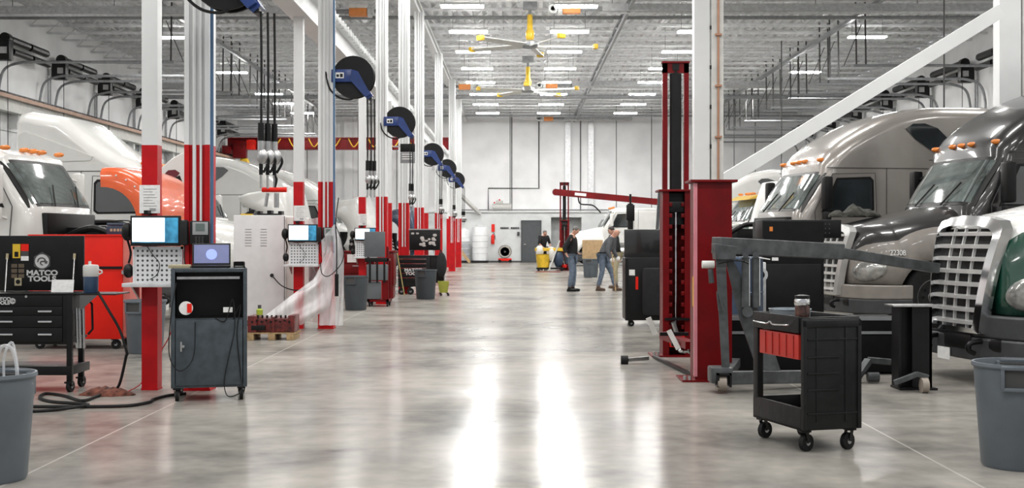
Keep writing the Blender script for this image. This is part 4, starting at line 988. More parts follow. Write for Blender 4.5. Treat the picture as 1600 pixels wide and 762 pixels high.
def sheet(L_, Rr, n, folds, amp):
    rows = []
    for i in range(n+1):
        v = i/n; rows.append([])
        for k in range(41):
            u = k/40; a = L_(v); c = Rr(v)
            p = Vector(a).lerp(Vector(c), u); p.y += amp*math.sin(u*folds*math.pi*2+v*3)+amp*.5*math.sin(u*folds*5.1+v*7); rows[-1].append(p)
    g = G(plas); g.loft(rows, closed=False, caps=False); g.obj('sheet_panel', PS, ang=180)
def poly(pts):
    def f(v):
        q = v*(len(pts)-1); i = min(int(q), len(pts)-2); return Vector(pts[i]).lerp(Vector(pts[i+1]), q-i)
    return f
dd = 19.45
sheet(poly([pt(502,375,dd), pt(503,430,dd), pt(500,470,dd), pt(498,508,dd)]), poly([pt(527,345,dd), pt(538,400,dd), pt(538,450,dd), pt(536,508,dd)]), 20, 2.5, .05)
sheet(poly([pt(514,385,dd-.1), pt(490,435,dd-.1), pt(450,465,dd-.1), pt(415,492,dd-.15)]), poly([pt(524,400,dd-.1), pt(522,450,dd-.1), pt(515,480,dd-.1), pt(470,508,dd-.15)]), 20, 1.6, .05)
sheet(poly([pt(470,345,20.12), pt(470,400,20.12), pt(470,450,20.12), pt(468,500,20.12)]), poly([pt(520,335,20.12), pt(522,400,20.12), pt(522,450,20.12), pt(520,508,20.12)]), 16, 3, .03)
# drop line with black handle
t = thing('pendant_control', 'black pendant control hanging in front of the plastic sheet', 'pendant', pt(526, 430, 19.2))
G(black).cyl((0,0,.02), (0,0,-.32), .03, n=12).obj('grip', t); G(rubber).tube([(0,0,.02),(0,0,.5),(-.03,.1,.8),(-.04,.48,1.2)], .010, 6).obj('cable', t)
G(rubber).tube([(-.03,0,.8),(.1,.0,.45),(.08,.0,.2),(-.1,.0,.0),(-.22,.0,.02),(-.25,.0,.2)], .007, 6).obj('looped_cord', t)
# pallet and red engine stand
d = 17.6; t = thing('wooden_pallet', 'small wooden pallet under the dark red engine part', 'pallet', (X(424,d), d, 0)); s_ = F/d
g = G(wood)
for a in (-.30,0,.26): g.box(a-.05,a+.05,0,.5,0,.09,.004)
g.obj('block', t); g = G(wood)
for k in range(4): g.box(-.36,.33,.0+k*.13,.09+k*.13,.09,.108)
g.obj('deck_board', t)
t = thing('engine_part', 'dark red greasy engine casting lying on the wooden pallet', 'engine part', (X(423,d), d+.04, .109))
drk = mat('casting_red', (.13,.012,.01), .4, noise=.4, scale=20, coat=.3)
g = G(drk).box(-.31,.31,0,.36,0,.20,.02).box(-.33,-.2,-.03,.4,.0,.235,.01).box(.0,.05,-.02,.38,.0,.22,.01).box(.24,.33,-.03,.38,.0,.24,.01); g.obj('casting', t)
g = G(black)
for k in range(9): g.cyl((-.26+k*.065,-.045,.15+.02*(k%2)), (-.26+k*.065,-.02,.15+.02*(k%2)), .015, n=8); g.cyl((-.26+k*.065,.03,.2), (-.26+k*.065,.03,.24), .014, n=8)
g.box(-.28,-.08,-.035,0,.03,.1,.01); g.obj('bolt_row', t)
t = thing('spray_bottle', 'small yellow-green capped bottle on the dark red engine part', 'bottle', (X(401,d), d+.2, .346))
G(mat('bottle_lime', (.35,.45,.05), .3)).lathe([(.01,0),(.045,0),(.048,.07),(.03,.09)], n=14).obj('bottle', t); G(seam).cyl((0,0,.09),(0,0,.14),.025).obj('cap', t)

# printed white panel behind the nearest columns
d = 23.2; t = thing('body_panel', 'white curved body panel with red and black print seen between the two nearest columns', 'body panel', (X(272,d), d, 0)); s_ = F/d
def l4(px, py): return ((px-272)/s_, Z(py, d))
G(truckw).prism([l4(250,263), l4(270,246), l4(289,236), l4(300,262), l4(312,300), l4(330,352), (.95,.02), (-.1,.02), l4(262,348), l4(251,300)], 'y', 0, .10).obj('panel', t, bev=.02)
G(mat('logo_red', (.12,.01,.02), .5)).prism([l4(258,271), l4(263,266), l4(274,265), l4(281,270), l4(276,276), l4(262,279)], 'y', -.012, 0).obj('red_print', t)
G(black).prism([l4(270,279), l4(281,274), l4(288,292), l4(288,312), l4(283,314)], 'y', -.012, 0).obj('black_print', t)
# ================================================================ MIDDLE LEFT : red carts, tool boxes
d = 27.0; t = thing('red_workbench', 'red work bench with drawers behind the dark grey bin', 'work bench', (X(572,d+1.2), d+1.2, 0)); s_ = F/(d+1.2)
G(redlift).box(-.52,.62,0,.6,.35,1.10,.01).box(-.56,.66,-.03,.62,1.10,1.14,.008).box(-.5,.6,.02,.58,.06,.36,.01).obj('body', t)
for k in range(3): dr = G(redlift).box(-.50,.58,-.02,0,.40+k*.23,.60+k*.23,.006).obj('drawer', t); G(steel).box(-.3,.3,-.04,-.02,.56+k*.23,.58+k*.23).obj('handle', dr)
G(paper).box(-.42,-.22,-.024,-.02,.88,1.06).obj('paper_note', t)
for a in (-.42,.5):
    g = G(); caster(g, a, .08, .10, .05, 0); g.obj('caster', t)
random.seed(11)
for i in range(5):
    cx_ = X(548,28.2)+.0+i*.16; hh = .18+.25*random.random(); m = [black, trucko, black, steel, black][i]
    t = thing('engine_component', ['black fan housing standing on the red work bench', 'orange capped filter on the red work bench', 'black engine pump on the red work bench', 'steel turbo part on the red work bench', 'black manifold on the red work bench end'][i], 'engine component', (cx_, 28.4, 1.14))
    G(m).lathe([(.01,0),(.07,0),(.075,hh*.4),(.05,hh*.5),(.06,hh*.8),(.02,hh)], n=14).obj('housing', t); G(steel).cyl((0,-.09,hh*.5),(0,.05,hh*.55),.03).obj('port', t)
# red cart with grey panel
d = 26.1; t = thing('red_tool_cart', 'red rolling cart with tilted grey panel and tool pouch', 'tool cart', (X(590,d), d, 0)); s_ = F/d
g = G(redlift).box(-.22,-.17,0,.05,.1,1.25).box(.18,.23,0,.05,.1,1.25).box(-.22,.23,.0,.5,.10,.15).box(-.22,-.17,.45,.5,.1,1.0).box(.18,.23,.45,.5,.1,1.0).box(-.22,.23,0,.5,.95,1.0); g.obj('frame', t)
G(redlift).box(.1,.22,-.02,.0,.15,.75).obj('side_plate', t)
G(mat('panel_grey', (.10,.11,.12), .4)).box(-.27,.16,-.06,-.02,1.03,1.56,.01).obj('grey_panel', t)
G(black).box(-.26,.20,-.05,.06,.93,1.02,.01).obj('shelf', t)
po = G(mat('pouch_grey', (.12,.13,.14), .7)).box(-.22,.22,-.08,-.02,.55,.88,.02).obj('tool_pouch', t)
g = G(black)
for a in (-.15,.0,.15): g.box(a-.02,a+.02,-.09,-.075,.5,.95)
g.obj('pouch_strap', po)
G(mat('pouch_grey', (.12,.13,.14), .7)).box(-.26,.05,-.02,.3,.16,.52,.01).obj('lower_box', t)
for a in (-.17,.2):
    for yy in (.03,.46):
        g = G(); caster(g, a, yy, .1, .05, R(90)); g.obj('caster', t)
# far black tool box with open lid
d = 31.5; s_ = F/d; t = thing('black_tool_chest', 'black tool chest with silver drawer edges and open cluttered lid', 'tool chest', (X(651,d), d, 0))
def lx2(px): return (px-651)/s_
g = G(black).box(lx2(622), lx2(672), 0, .55, .2, Z(400,d), .01).box(lx2(672), lx2(693), .02, .5, .3, Z(400,d), .01); g.obj('body', t)
for k, py in enumerate((404,411,418,426,433)):
    dr = G(black).box(lx2(623), lx2(666), -.02, 0, Z(py+6.2,d), Z(py,d), .003).obj('drawer', t); G(chrome).box(lx2(623), lx2(666), -.03, -.018, Z(py+1.3,d), Z(py,d)).obj('drawer_edge', dr)
ld = G(black).box(lx2(637), lx2(686), .46, .5, Z(391,d), Z(358,d), .006).box(lx2(620), lx2(694), -.01, .52, Z(401,d), Z(399,d)).obj('lid', t)
G(steel).box(lx2(636), lx2(687), .44, .5, Z(359,d), Z(357,d)).obj('lid_edge', ld)
random.seed(2)
for k in range(16):
    g = G(mat('sticker_pale', (.5,.45,.43), .6)); a = 641+random.random()*38; zz = 364+random.random()*20; g.ball((lx2(a), .455, Z(zz,d)), (.03+.03*random.random(), .008, .02+.03*random.random()), 6); g.obj('sticker', ld)
text('MATCO\nTOOLS', 'brand_lettering', t, (lx2(646), -.03, Z(424.5,d)), .105, lm, sx=1.2, bold=.004)
for a in (626, 640, 668):
    g = G(); caster(g, lx2(a), .05, .2, .085, 0, .05); g.obj('caster', t)
t = thing('back_pack', 'black bag hanging on the side of the black tool chest', 'bag', (X(690,31.37), 31.37, 0))
G(cloth_k).ball((0,0,.75), (.13,.14,.32), 10).obj('bag', t); G(cloth_k).tube([(-.05,-.1,.95),(-.02,-.02,1.12),(.05,-.1,.95)], .015, 6).obj('strap', t)
t = thing('mop_bucket', 'yellow-green bucket on wheels under the black hanging bag', 'bucket', (X(693,30.9), 30.9, 0))
G(mat('bucket_lime', (.35,.36,.05), .5)).lathe([(.01,.08),(.10,.08),(.14,.34),(.145,.36),(.13,.36),(.09,.1)], n=18).obj('pail', t)
for a in (-.08,.1):
    g = G(); caster(g, a, -.06, .08, .03, 0); g.obj('caster', t)
tag(G(mat('broom_wood', (.25,.2,.06), .6)).cyl((X(632,30.6),30.6,.02), (X(620,31.0),31.1,1.05), .013).obj('broom_handle'), 'thin slanted pole leaning against the black tool chest', 'pole')
# blue-grey tilted hood panel beyond
# far end of the aisle
def tank(px, lab, w, zt, base):
    d = 71.0; t = thing('storage_tank', lab, 'tank', (X(px,d), d, 0)); r = w/2/(F/d); h = Z(zt,d)
    g = G(base).lathe([(.05,.12),(r*.97,.12),(r,.2),(r,h*.62)], n=30); g.m(mat('tank_white', (.82,.83,.84), .4, noise=.03)).lathe([(r,h*.62),(r,h*.9),(r*.93,h*.955),(r*.4,h*.99),(.05,h)], n=30); g.obj('tank_shell', t)
    g = G(mat('tank_rib', (.66,.67,.68), .5))
    for k in range(4): g.lathe([(r,h*(.25+.16*k)-.02),(r+.02,h*(.25+.16*k)),(r,h*(.25+.16*k)+.02)], n=30)
    g.obj('rib', t); G(white).lathe([(.25,h*.985),(.25,h*1.02),(.05,h*1.025)], n=16).obj('lid', t); G(black).box(-r*1.05,r*1.05,-r,r,0,.12).obj('base', t)
tank(750, 'taller white plastic tank on black base left of the fire extinguisher', 25, 352, mat('tank_white', (.82,.83,.84), .4, noise=.03))
tank(721, 'white plastic tank with grey lower half beside the cardboard boxes', 26, 357, mat('tank_grey', (.38,.40,.42), .5))
t = thing('fire_extinguisher', 'small red fire extinguisher on the far wall beside the tanks', 'fire extinguisher', (X(770,72), 72.0, 0))
G(redbox).lathe([(.02,1.05),(.10,1.06),(.10,1.5),(.04,1.6)], n=14).obj('cylinder', t); G(black).tube([(0,0,1.6),(.1,-.05,1.62),(.13,-.05,1.3)], .02, 6).obj('hose', t)
d = 72.05
tag(G(redbox).box(X(768,d),X(773,d),d-.03,d,Z(362,d),Z(350,d)).obj('wall_sign'), 'narrow red sign above the fire extinguisher', 'sign')
t = thing('drum_fan', 'round drum fan on wheels by the far wall next to the grey door', 'fan', (X(789,71), 71, 0))
G(mat('fan_tan', (.22,.2,.17), .5)).lathe([(.33,-.2),(.36,-.2),(.38,0),(.36,.2),(.02,.2),(.02,.1),(.33,.1)], (0,0,.62), 'y', 26).obj('drum', t)
g = G(mat('fan_grille', (.42,.4,.36), .5))
for r in (.1,.17,.24,.31): g.lathe([(r,-.23),(r+.02,-.23),(r+.02,-.21),(r,-.21)], (0,0,.62), 'y', 22)
g.m(mat('fan_grille', (.42,.4,.36), .5)).cyl((0,-.2,.62),(0,-.17,.62),.33,n=24).m(seam).cyl((0,-.24,.62),(0,-.2,.62),.06); g.obj('grille', t); G(redbox).box(-.38,.38,-.2,.2,.1,.24,.02).obj('base', t)
for a in (-.3,.3): G(rubber).cyl((a,-.25,.09),(a,-.15,.09),.09).obj('wheel', t)
t = thing('wall_lettering', 'line of dark lettering high on the far wall beside the grey door', 'lettering', (X(796,d), d, Z(356,d)))
for w in ((0,1,2,3,4),(6,7,8,9,10)):
    g = G(seam)
    for k in w: g.box(-.52+k*.1, -.45+k*.1, -.012, 0, -.05, .05)
    g.box(-.52+w[0]*.1, -.45+w[-1]*.1, -.012, 0, -.008, .008); g.obj('word', t)
tag(G(seam).box(X(808,d),X(812,d),d-.05,d,Z(368,d),Z(362,d)).obj('wall_switch'), 'small dark switch box beside the grey door', 'switch')
for i, (a, b_, top, yy, lab) in enumerate([(703,718,400,68.0,'open cardboard box on the floor by the tanks'),(722,733,401,68.6,'tilted cardboard flap box beside the open cardboard box')]):
    g = G(cardb); W_ = (b_-a)/2/(F/yy)
    if i == 0: g.box(-W_,W_,-.3,.3,0,Z(top,yy)); g.m(seam).box(-W_*.9,W_*.6,-.2,.3,Z(top,yy),Z(top,yy)+.25)
    else: g.prism([(-W_,.75),(-W_,.45),(W_,0),(W_*1.4,.1)], 'y', -.2, .2)
    tag(g.obj('cardboard_box', loc=(X((a+b_)/2,yy), yy, 0)), lab, 'box')
t = thing('air_compressor', 'white compressor unit sitting on the ledge of the far wall', 'compressor', (X(786,72.6), 72.55, 2.931))
G(offw).cyl((-.6,0,.25),(.5,0,.25),.2).obj('tank', t); G(offw).box(-.4,0,-.15,.15,.42,.62,.03).obj('motor', t); G(redbox).ball((-.2,0,.66),.045).ball((-.5,0,.5),.045).obj('gauge', t); G(offw).box(-.55,.45,-.18,.18,0,.08).obj('feet', t)
tag(G(galv).tube([(X(700,72.2),72.15,3.0),(X(1030,72.2),72.15,3.0)], .04, 6, False).obj('ledge_pipe'), 'thin pipe running along the ledge of the far wall', 'pipe')

# far red lift column with boom
def lift_column(x, y, lab, ext=True, zt=2.0, w=.34, ze=3.58, openf=True, dep=.34):
    t = thing('lift_column', lab, 'vehicle lift', (x, y, 0)); h = w/2
    if openf:
        g = G(redlift).box(-h, -h+.03, 0, dep, .02, zt).box(h-.03, h, 0, dep, .02, zt).box(-h, h, dep-.03, dep, .02, zt)
        g.box(-h, -h+.075, -.012, .012, .02, zt).box(h-.075, h, -.012, .012, .02, zt); g.obj('column_shell', t)
        g = G(redlift); z = .2
        while z < zt-.1: g.box(-h+.075, -h+.115, 0, .05, z, z+.05, .005).box(h-.115, h-.075, 0, .05, z, z+.05, .005); z += .135
        g.obj('locking_tooth', t)
        G(chrome).cyl((0,.1,.35),(0,.1,zt-.22),.022).obj('piston_rod', t)
        g = G(black).box(-.1,.1,.02,.26,zt-.25,zt-.12,.01).box(-h+.08,h-.08,.1,.14,zt-.4,zt-.02); g.obj('top_bracket', t)
        G(black).box(-h+.02,h-.02,-.03,.2,.44,.47).obj('cross_plate', t); G(redbox).box(-.09,.09,-.05,.15,.12,.26,.01).obj('carriage', t); G(steel).cyl((.0,-.02,.26),(-.05,-.05,.42),.03).obj('lever', t)
    else:
        G(redlift).box(-h, h, 0, dep, .02, zt).obj('column_shell', t); G(mat('lift_highlight_pink', (.62,.22,.26), .3)).box(-h-.012,-h+.02,-.012,.05,.05,zt-.01).obj('edge_highlight', t)  # pale pink strip paints the highlight along the column's left edge
        g = G(mat('warning_yellow', (.75,.45,.05), .5)).box(-h-.014,-h-.011,.03,.10,.75,1.05); g.obj('warning_decal', t)
    G(redlift).box(-h-.05, h+.05, -.05, dep+.04, zt, zt+.025, .004).obj('top_plate', t)
    G(redlift).box(-h-.14, h+.02, -.08, dep+.05, 0, .02).obj('base_plate', t)
    for a in (-.11,-.06): g = G(steel).cyl((-h+a,-.04,.02),(-h+a,-.04,.06),.018,n=6); g.obj('anchor_bolt', t)
    if ext:
        f = G(redlift).box(-h+.01,-h+.07,.1,.17,zt+.025,ze).box(h-.07,h-.01,.1,.17,zt+.025,ze).box(-h+.01,h-.01,.1,.17,ze-.13,ze).box(-h+.0,h-.0,.08,.19,ze-.012,ze+.01).obj('extension_frame', t)
        G(black).cyl((0,.13,zt+.03),(0,.13,ze-.14),.072,n=20).obj('ram_cylinder', t); G(black).cyl((0,.13,ze-.14),(0,.13,ze-.03),.035).box(-.04,.04,.09,.17,ze-.10,ze-.02).obj('ram_head', t)
    return t
a = lift_column(X(1057.5,15.2), 15.2, 'open red lift column with tall red frame around a black ram')
b2 = lift_column(X(1115,12.6)+.0, 12.6, 'closed red lift column directly behind the grey shop crane', False, 2.0, .37, 0, False, .36)
t = thing('lift_arm', 'folded red lift arms with pale pads low between the two red columns', 'lift arm', (X(1050,13.8), 13.8, 0))
G(black).bar((-.06,1.2,.02),(.12,-.9,.02),.05,.03).obj('floor_plate', t)
G(redlift).bar((.02,.9,.30),(.14,-.5,.30),.12,.08).obj('arm', t)
G(black).bar((-.1,.3,.36),(.22,.3,.36),.05,.04).bar((-.02,-.1,.28),(.25,-.1,.26),.05,.04).obj('cross_link', t)
G(offw).bar((-.24,.2,.55),(-.16,.2,.36),.06,.015,up=(0,1,0)).obj('pad', t); G(offw).bar((-.06,-.2,.44),(.04,-.25,.24),.055,.02,up=(0,1,0)).obj('pad', t)
g = G(chrome).ball((.1,-.2,.22),(.06,.05,.03),8).ball((.2,-.1,.2),(.05,.05,.03),8); g.obj('knuckle', t)
g = G(black); g.m(rubber).cyl((-.52,.5,.05),(-.44,.5,.05),.05).m(steel).bar((-.44,.5,.05),(-.2,.6,.06),.05,.04); g.obj('trailing_wheel', t)
d = 54.0
fc = lift_column(X(882,d), d, 'distant red lift column with tall frame behind the man in black jacket', True, 2.15, .42, 3.8, True)
A = pt(868, 300, d+.02); B = pt(1045, 317, d+.02)
t = thing('crane_boom', 'long dark red steel boom reaching across from the distant red column', 'boom', (A.x, A.y, A.z)); dv = B-A
G(redlift).bar((0,0,0), dv, .16, .27).cyl((0,-.09,0),(0,.09,0),.14,n=18).obj('boom_beam', t)
g = G(paper); g.bar(dv*.17+Vector((0,-.085,.0)), dv*.27+Vector((0,-.085,0)), .01, .12); g.obj('decal_plate', t)
G(black).tube([dv*.2+Vector((0,0,-.1)), dv*.22+Vector((0,0,-.4)), dv*.33+Vector((0,0,-.42)), dv*.4+Vector((0,0,-.7))], .03, 6).obj('hook_linkage', t)

# ================================================================ GREY SHOP CRANE
d = 11.75; t = thing('shop_crane', 'grey wheeled shop crane with long angled boom and rams', 'shop crane', (X(1127,d), d, 0)); s_ = F/d; ox = X(1127,d)
def C(px, py, dy=0): q = pt(px, py, d+dy); return (q.x-ox, dy, q.z)
tip = pt(1464, 419, 12.75); tip = (tip.x-ox, 12.75-d, tip.z); mid = pt(1312, 393, 12.35); mid = (mid.x-ox, 12.35-d, mid.z)
g = G(hoistm); g.bar(C(1119,383,-.02), mid, .16, .155); bo = g.obj('boom', t, bev=.008)
G(hoistm).bar((mid[0]-.2, mid[1]-.2*.5, mid[2]+.02), tip, .10, .10).obj('boom_extension', t, bev=.006)
# mast plates
G(hoistm).prism([(C(1116,390)[0], C(0,390)[2]),(C(1132,385)[0], C(0,385)[2]),(C(1139,583)[0], C(0,583)[2]),(C(1127,583)[0], C(0,583)[2])], 'y', -.06, -.04).obj('mast_plate', t, bev=.004)
G(hoistm).prism([(C(1134,400)[0], C(0,400)[2]),(C(1144,400)[0], C(0,400)[2]),(C(1196,500)[0], C(0,500)[2]),(C(1222,580)[0], C(0,580)[2]),(C(1186,580)[0], C(0,580)[2]),(C(1158,500)[0], C(0,500)[2])], 'y', .06, .09).obj('mast_leg', t, bev=.004)
G(hoistm).prism([(C(1114,380)[0], C(0,380)[2]),(C(1150,385)[0], C(0,385)[2]),(C(1146,410)[0], C(0,405)[2]),(C(1116,405)[0], C(0,405)[2])], 'y', -.1, .1).obj('pivot_bracket', t, bev=.004)
for px in (1165, 1181):
    r_ = G(hoistm).cyl(C(px,402,.03), C(px,480,.03), .038, n=16).obj('ram', t); G(chrome).cyl(C(px+6,404,.0), C(px+6,478,.0), .007).obj('ram_rod', r_); G(hoistm).cyl(C(px,398,-.02), C(px,398,.1), .03).obj('ram_pin', r_)
G(hoistm).cyl(C(1168,487,-.04), C(1168,487,.1), .05, n=18).obj('lower_pivot', t)
G(hoistm).bar(C(1132,590,-.06), C(1262,588,.4), .1, .12).obj('base_rail', t, bev=.006)
G(hoistm).bar(C(1132,590,-.06), C(1150,566,1.3), .09, .09).obj('base_rail', t, bev=.006)
G(hoistm).box(C(1108,0)[0], C(1142,0)[0], -.12, .12, Z(597,d), Z(572,d), .02).obj('base_corner', t)
g = G(mat('wheel_tan', (.28,.24,.2), .5)).cyl(C(1120,598,-.12), C(1134,598,-.12), .075, n=22); g.m(black).cyl(C(1118,598,-.12), C(1136,598,-.12), .02); w_ = g.obj('wheel', t)
g = G(black).box(C(1116,0)[0], C(1119,0)[0], -.19, -.04, Z(601,d), Z(580,d)).box(C(1135,0)[0], C(1138,0)[0], -.19, -.04, Z(601,d), Z(580,d)).box(C(1116,0)[0], C(1138,0)[0], -.19, -.04, Z(583,d), Z(580,d)); g.obj('wheel_fork', t)
g = G(offw).cyl(C(1097,413,0), C(1116,413,0), .036, n=16); g.m(hoistm).cyl(C(1110,420,0), C(1112,442,0), .025); g.obj('pump_handle', t)
G(black).tube([C(1122,412,-.1), C(1140,408,-.12), C(1158,407,-.1), C(1170,412,-.1)], .007, 6).obj('hydraulic_hose', t)
G(paper).bar(C(1186,402,-.02), C(1203,405,-.02), .02, .01).obj('hose_fitting', t)
g = G(hoistm).tube([C(1120,455,-.08), C(1123,485,-.1), C(1131,485,-.1), C(1122,455,-.1)], .006, 6, False); g.m(chrome).obj('strut_clip', t)

# ================================================================ BLACK UTILITY CART
nx, ny = X(1252,8.43), 8.43; th = R(16.5); t = thing('utility_cart', 'black plastic two shelf utility cart with panelled end and casters', 'utility cart', (nx, ny, 0), th)
# local: x along the short end (to the right), y along the long side (away), near corner at origin
SW, LW, zt = .445, .70, .91
def tray(z0, z1, nm):
    g = G(blackpl).box(0, SW, 0, LW, z0, z0+.025, .008)
    g.box(0, .02, 0, LW, z0, z1, .008).box(SW-.02, SW, 0, LW, z0, z1, .008).box(0, SW, 0, .02, z0, z1, .008).box(0, SW, LW-.02, LW, z0, z1, .008); return g.obj(nm, t)
tray(.80, zt, 'top_tray'); tray(.145, .30, 'bottom_tray')
pn = G(blackpl).box(.0, SW, -.018, .012, .15, zt-.01, .012).obj('end_panel', t)
g = G(blackpl)
for z in (.26, .42, .53, .64, .76): g.box(.035, SW-.03-(.0 if z in (.26,.76) else .14*(z>.3)), -.026, -.016, z-.006, z+.006, .003)
for a in (.10, .32): g.box(a, a+.014, -.024, -.016, .2, .84, .003)
g.box(.0, .03, -.028, -.012, .15, zt-.02, .008).box(SW-.03, SW, -.028, -.012, .15, zt-.02, .008).box(0, SW, -.028, -.012, .84, .89, .008); g.obj('moulded_rib', pn)
G(blackpl).box(.0, .05, LW-.07, LW, .28, .82, .01).obj('upright', t); G(blackpl).box(SW-.05, SW, LW-.07, LW, .28, .82, .01).obj('upright', t)
G(blackpl).box(-.012, .0, .02, LW-.02, .80, zt+.005, .006).obj('side_rail', t)
hd = G(chrome).tube([(-.02,.62,.855),(-.05,.58,.85),(-.05,.40,.845),(-.045,.36,.86),(-.05,.30,.845),(-.05,.15,.85),(-.03,.12,.852)], .006, 7).obj('wire_handle', t)
dr = G(mat('drawer_red', (.50,.03,.02), .4)).box(.0, .35, .04, LW-.10, .62, .79, .008).obj('red_drawer', t)
g = G(mat('drawer_red_dark', (.30,.015,.012), .5))
for k in range(5): g.box(-.006, .002, .10+k*.1, .104+k*.1, .63, .78)
g.obj('drawer_rib', dr)
for a, b_ in ((.05,.05),(SW-.05,.05),(.05,LW-.06),(SW-.05,LW-.06)):
    g = G(); caster(g, a, b_, .147, .058, R(20 if a < .2 else 200), .034); g.obj('caster', t)
M0 = Matrix.Translation((nx, ny, 0)) @ Matrix.Rotation(th, 4, 'Z')
def onc(x, y, z): return M0 @ Vector((x, y, z))
tag(G(redbox).box(-.07,.07,-.03,.03,0,.03,.01).obj('red_tool', loc=onc(.15,.45,.172)), 'small red tool lying in the bottom tray of the utility cart', 'tool')
t = thing('black_bottle', 'black bottle standing in the bottom tray of the utility cart', 'bottle', onc(.12,.14,.172)); G(black).lathe([(.01,0),(.04,0),(.042,.2),(.015,.26),(.015,.3)], n=16).obj('bottle_body', t)
t = thing('travel_mug', 'brown travel mug with chrome rim on top of the utility cart', 'mug', onc(.085,.14,.827))
G(mat('mug_brown', (.09,.035,.025), .25, coat=.6, noise=.5, scale=18)).lathe([(.01,0),(.048,0),(.050,.165)], n=24).obj('mug_body', t); G(chrome).lathe([(.051,.155),(.054,.16),(.054,.19),(.05,.2)], n=24).obj('rim', t); G(black).lathe([(.05,.2),(.05,.222),(.02,.228),(.01,.228)], n=24).obj('lid', t)
t = thing('round_pan', 'round pale blue metal pan resting on the far end of the utility cart', 'pan', onc(.19,.50,.827))
pb = mat('pan_blue', (.38,.43,.47), .25, .5); G(pb).lathe([(.01,0),(.12,0),(.14,.02),(.145,.105),(.152,.108),(.152,.112),(.14,.112),(.135,.02),(.01,.01)], n=34).obj('pan', t)

# ================================================================ RIGHT : stand, black cabinets, runway, chest
d = 12.0; t = thing('steel_stand', 'black steel post stand with flat top beside the chrome grille truck', 'stand', (X(1425,d), d, 0)); s_ = F/d
zt_ = Z(478,d)
g = G(black).box(-.16,-.13,-.1,.12,.02,zt_).box(-.03,.16,-.1,-.08,.02,zt_).box(-.13,.10,.0,.03,.02,zt_).box(.13,.16,-.1,.12,.02,zt_); g.obj('post', t, bev=.004)
G(steel).box(-.22,.24,-.14,.16,zt_,zt_+.015,.003).obj('top_plate', t); G(black).box(-.16,.2,-.14,.16,0,.02).obj('foot_plate', t)
t = thing('wheeled_jack', 'grey low wheeled jack legs beside the black steel stand', 'jack', (X(1365,12.45), 12.45, 0))
G(hoistm).bar((-.17,0,.05),(-.02,.1,.22),.08,.05).bar((-.03,.1,.22),(.2,.1,.2),.05,.06).obj('leg', t, bev=.006); G(hoistm).bar((.0,-.68,.08),(.2,-.73,.17),.07,.05).bar((.19,-.73,.17),(.30,-.73,.14),.05,.05).obj('leg', t, bev=.006)
G(hoistm).cyl((-.06,0,.06),(.05,0,.06),.05).obj('roller', t); G(mat('wheel_tan', (.28,.24,.2), .5)).cyl((.22,-.78,.07),(.28,-.78,.07),.07,n=20).obj('wheel', t)
# runway platform of a drive-on lift
t = thing('drive_on_runway', 'low black drive-on runway with grey edge stripes behind the utility cart', 'runway', (2.95, 13.25, 0))
g = G(blackm).box(-.7,1.12,0,.55,0.02,.42,.02).box(-.7,1.12,.0,.55,.44,.60,.02); g.obj('runway_box', t)
G(mat('edge_grey', (.22,.23,.24), .5)).box(-.7,1.12,-.01,0,.425,.455).box(-.7,1.12,-.01,.0,.57,.61).obj('edge_stripe', t)
G(blackm).box(-.7,1.1,.05,.5,0,.02).obj('sole_plate', t)
d = 15.6; t = thing('equipment_cabinet', 'large black equipment cabinet standing behind the grey shop crane', 'cabinet', (X(1240,d), d, 0)); s_ = F/d
G(blackm).box(-.38,.38,0,.7,.0,Z(345,d),.015).obj('body', t); G(black).box(-.385,.60,.02,.5,Z(372,d),Z(343,d),.01).obj('perforated_top', t)
g = G(seam)
for i in range(14):
    for j in range(3): g.cyl((-.2+i*.05,.012,Z(350+j*7,d)),(-.2+i*.05,.02,Z(350+j*7,d)),.008,n=6)
g.obj('hole_row', t)
G(paper).box(-.27,-.19,-.006,0,Z(407,d),Z(402,d)).obj('label_tag', t); G(black).box(-.34,.34,-.02,0,.12,Z(412,d),.008).obj('door', t)
G(amber).box(-.30,-.26,-.004,.02,Z(361,d)-.0,Z(354,d)).obj('amber_lamp', t)
t = thing('blue_drum', 'dark blue-grey drum partly hidden behind the crane rams', 'drum', (X(1165,14.6), 14.6, 0))
G(dkblue).lathe([(.02,0),(.19,0),(.2,.02),(.2,.4),(.21,.41),(.2,.42),(.2,.8),(.21,.81),(.2,.82),(.2,1.2),(.18,1.22),(.02,1.22)], n=26).obj('drum_body', t)
t = thing('engine_unit', 'pale engine accessory unit beside the large black equipment cabinet', 'engine unit', (X(1187,15.0), 15.0, 0))
G(galvl).cyl((0,-.05,1.0),(0,.1,1.0),.09).cyl((.0,-.05,.80),(0,.1,.80),.06).box(-.06,.08,0,.15,.55,1.15,.02).obj('casing', t); G(black).cyl((0,-.06,1.0),(0,-.04,1.0),.05).box(-.1,.1,.0,.2,0,.56,.01).obj('mount', t)
d = 20.3; t = thing('black_tool_chest', 'large black tool chest with raised lid beside the open red lift column', 'tool chest', (X(1012,d), d, 0)); s_ = F/d
def l3(px): return (px-1012)/s_
G(black).box(l3(978), l3(1050), 0, .7, .10, Z(402,d), .015).obj('body', t)
ld = G(mat('lid_dark', (.02,.02,.02), .2, coat=.6)).box(l3(978), l3(1055), .3, .36, Z(402,d), Z(358,d), .01).obj('lid', t)
G(black).box(l3(977), l3(981), -.01, .02, .1, Z(404,d)).obj('corner_trim', t)
G(paper).box(l3(983), l3(992), -.006, 0, Z(430,d), Z(421,d)).obj('white_label', t); G(redbox).box(l3(993), l3(997), -.02, 0, Z(452,d), Z(432,d)).obj('red_tag', t)
bg = G(cloth_k).box(l3(1003), l3(1040), -.14, -.0, .18, Z(418,d), .06).obj('hanging_cover', t)
for a in (985,1040):
    g = G(); caster(g, l3(a), .08, .10, .05, 0); g.obj('caster', t)
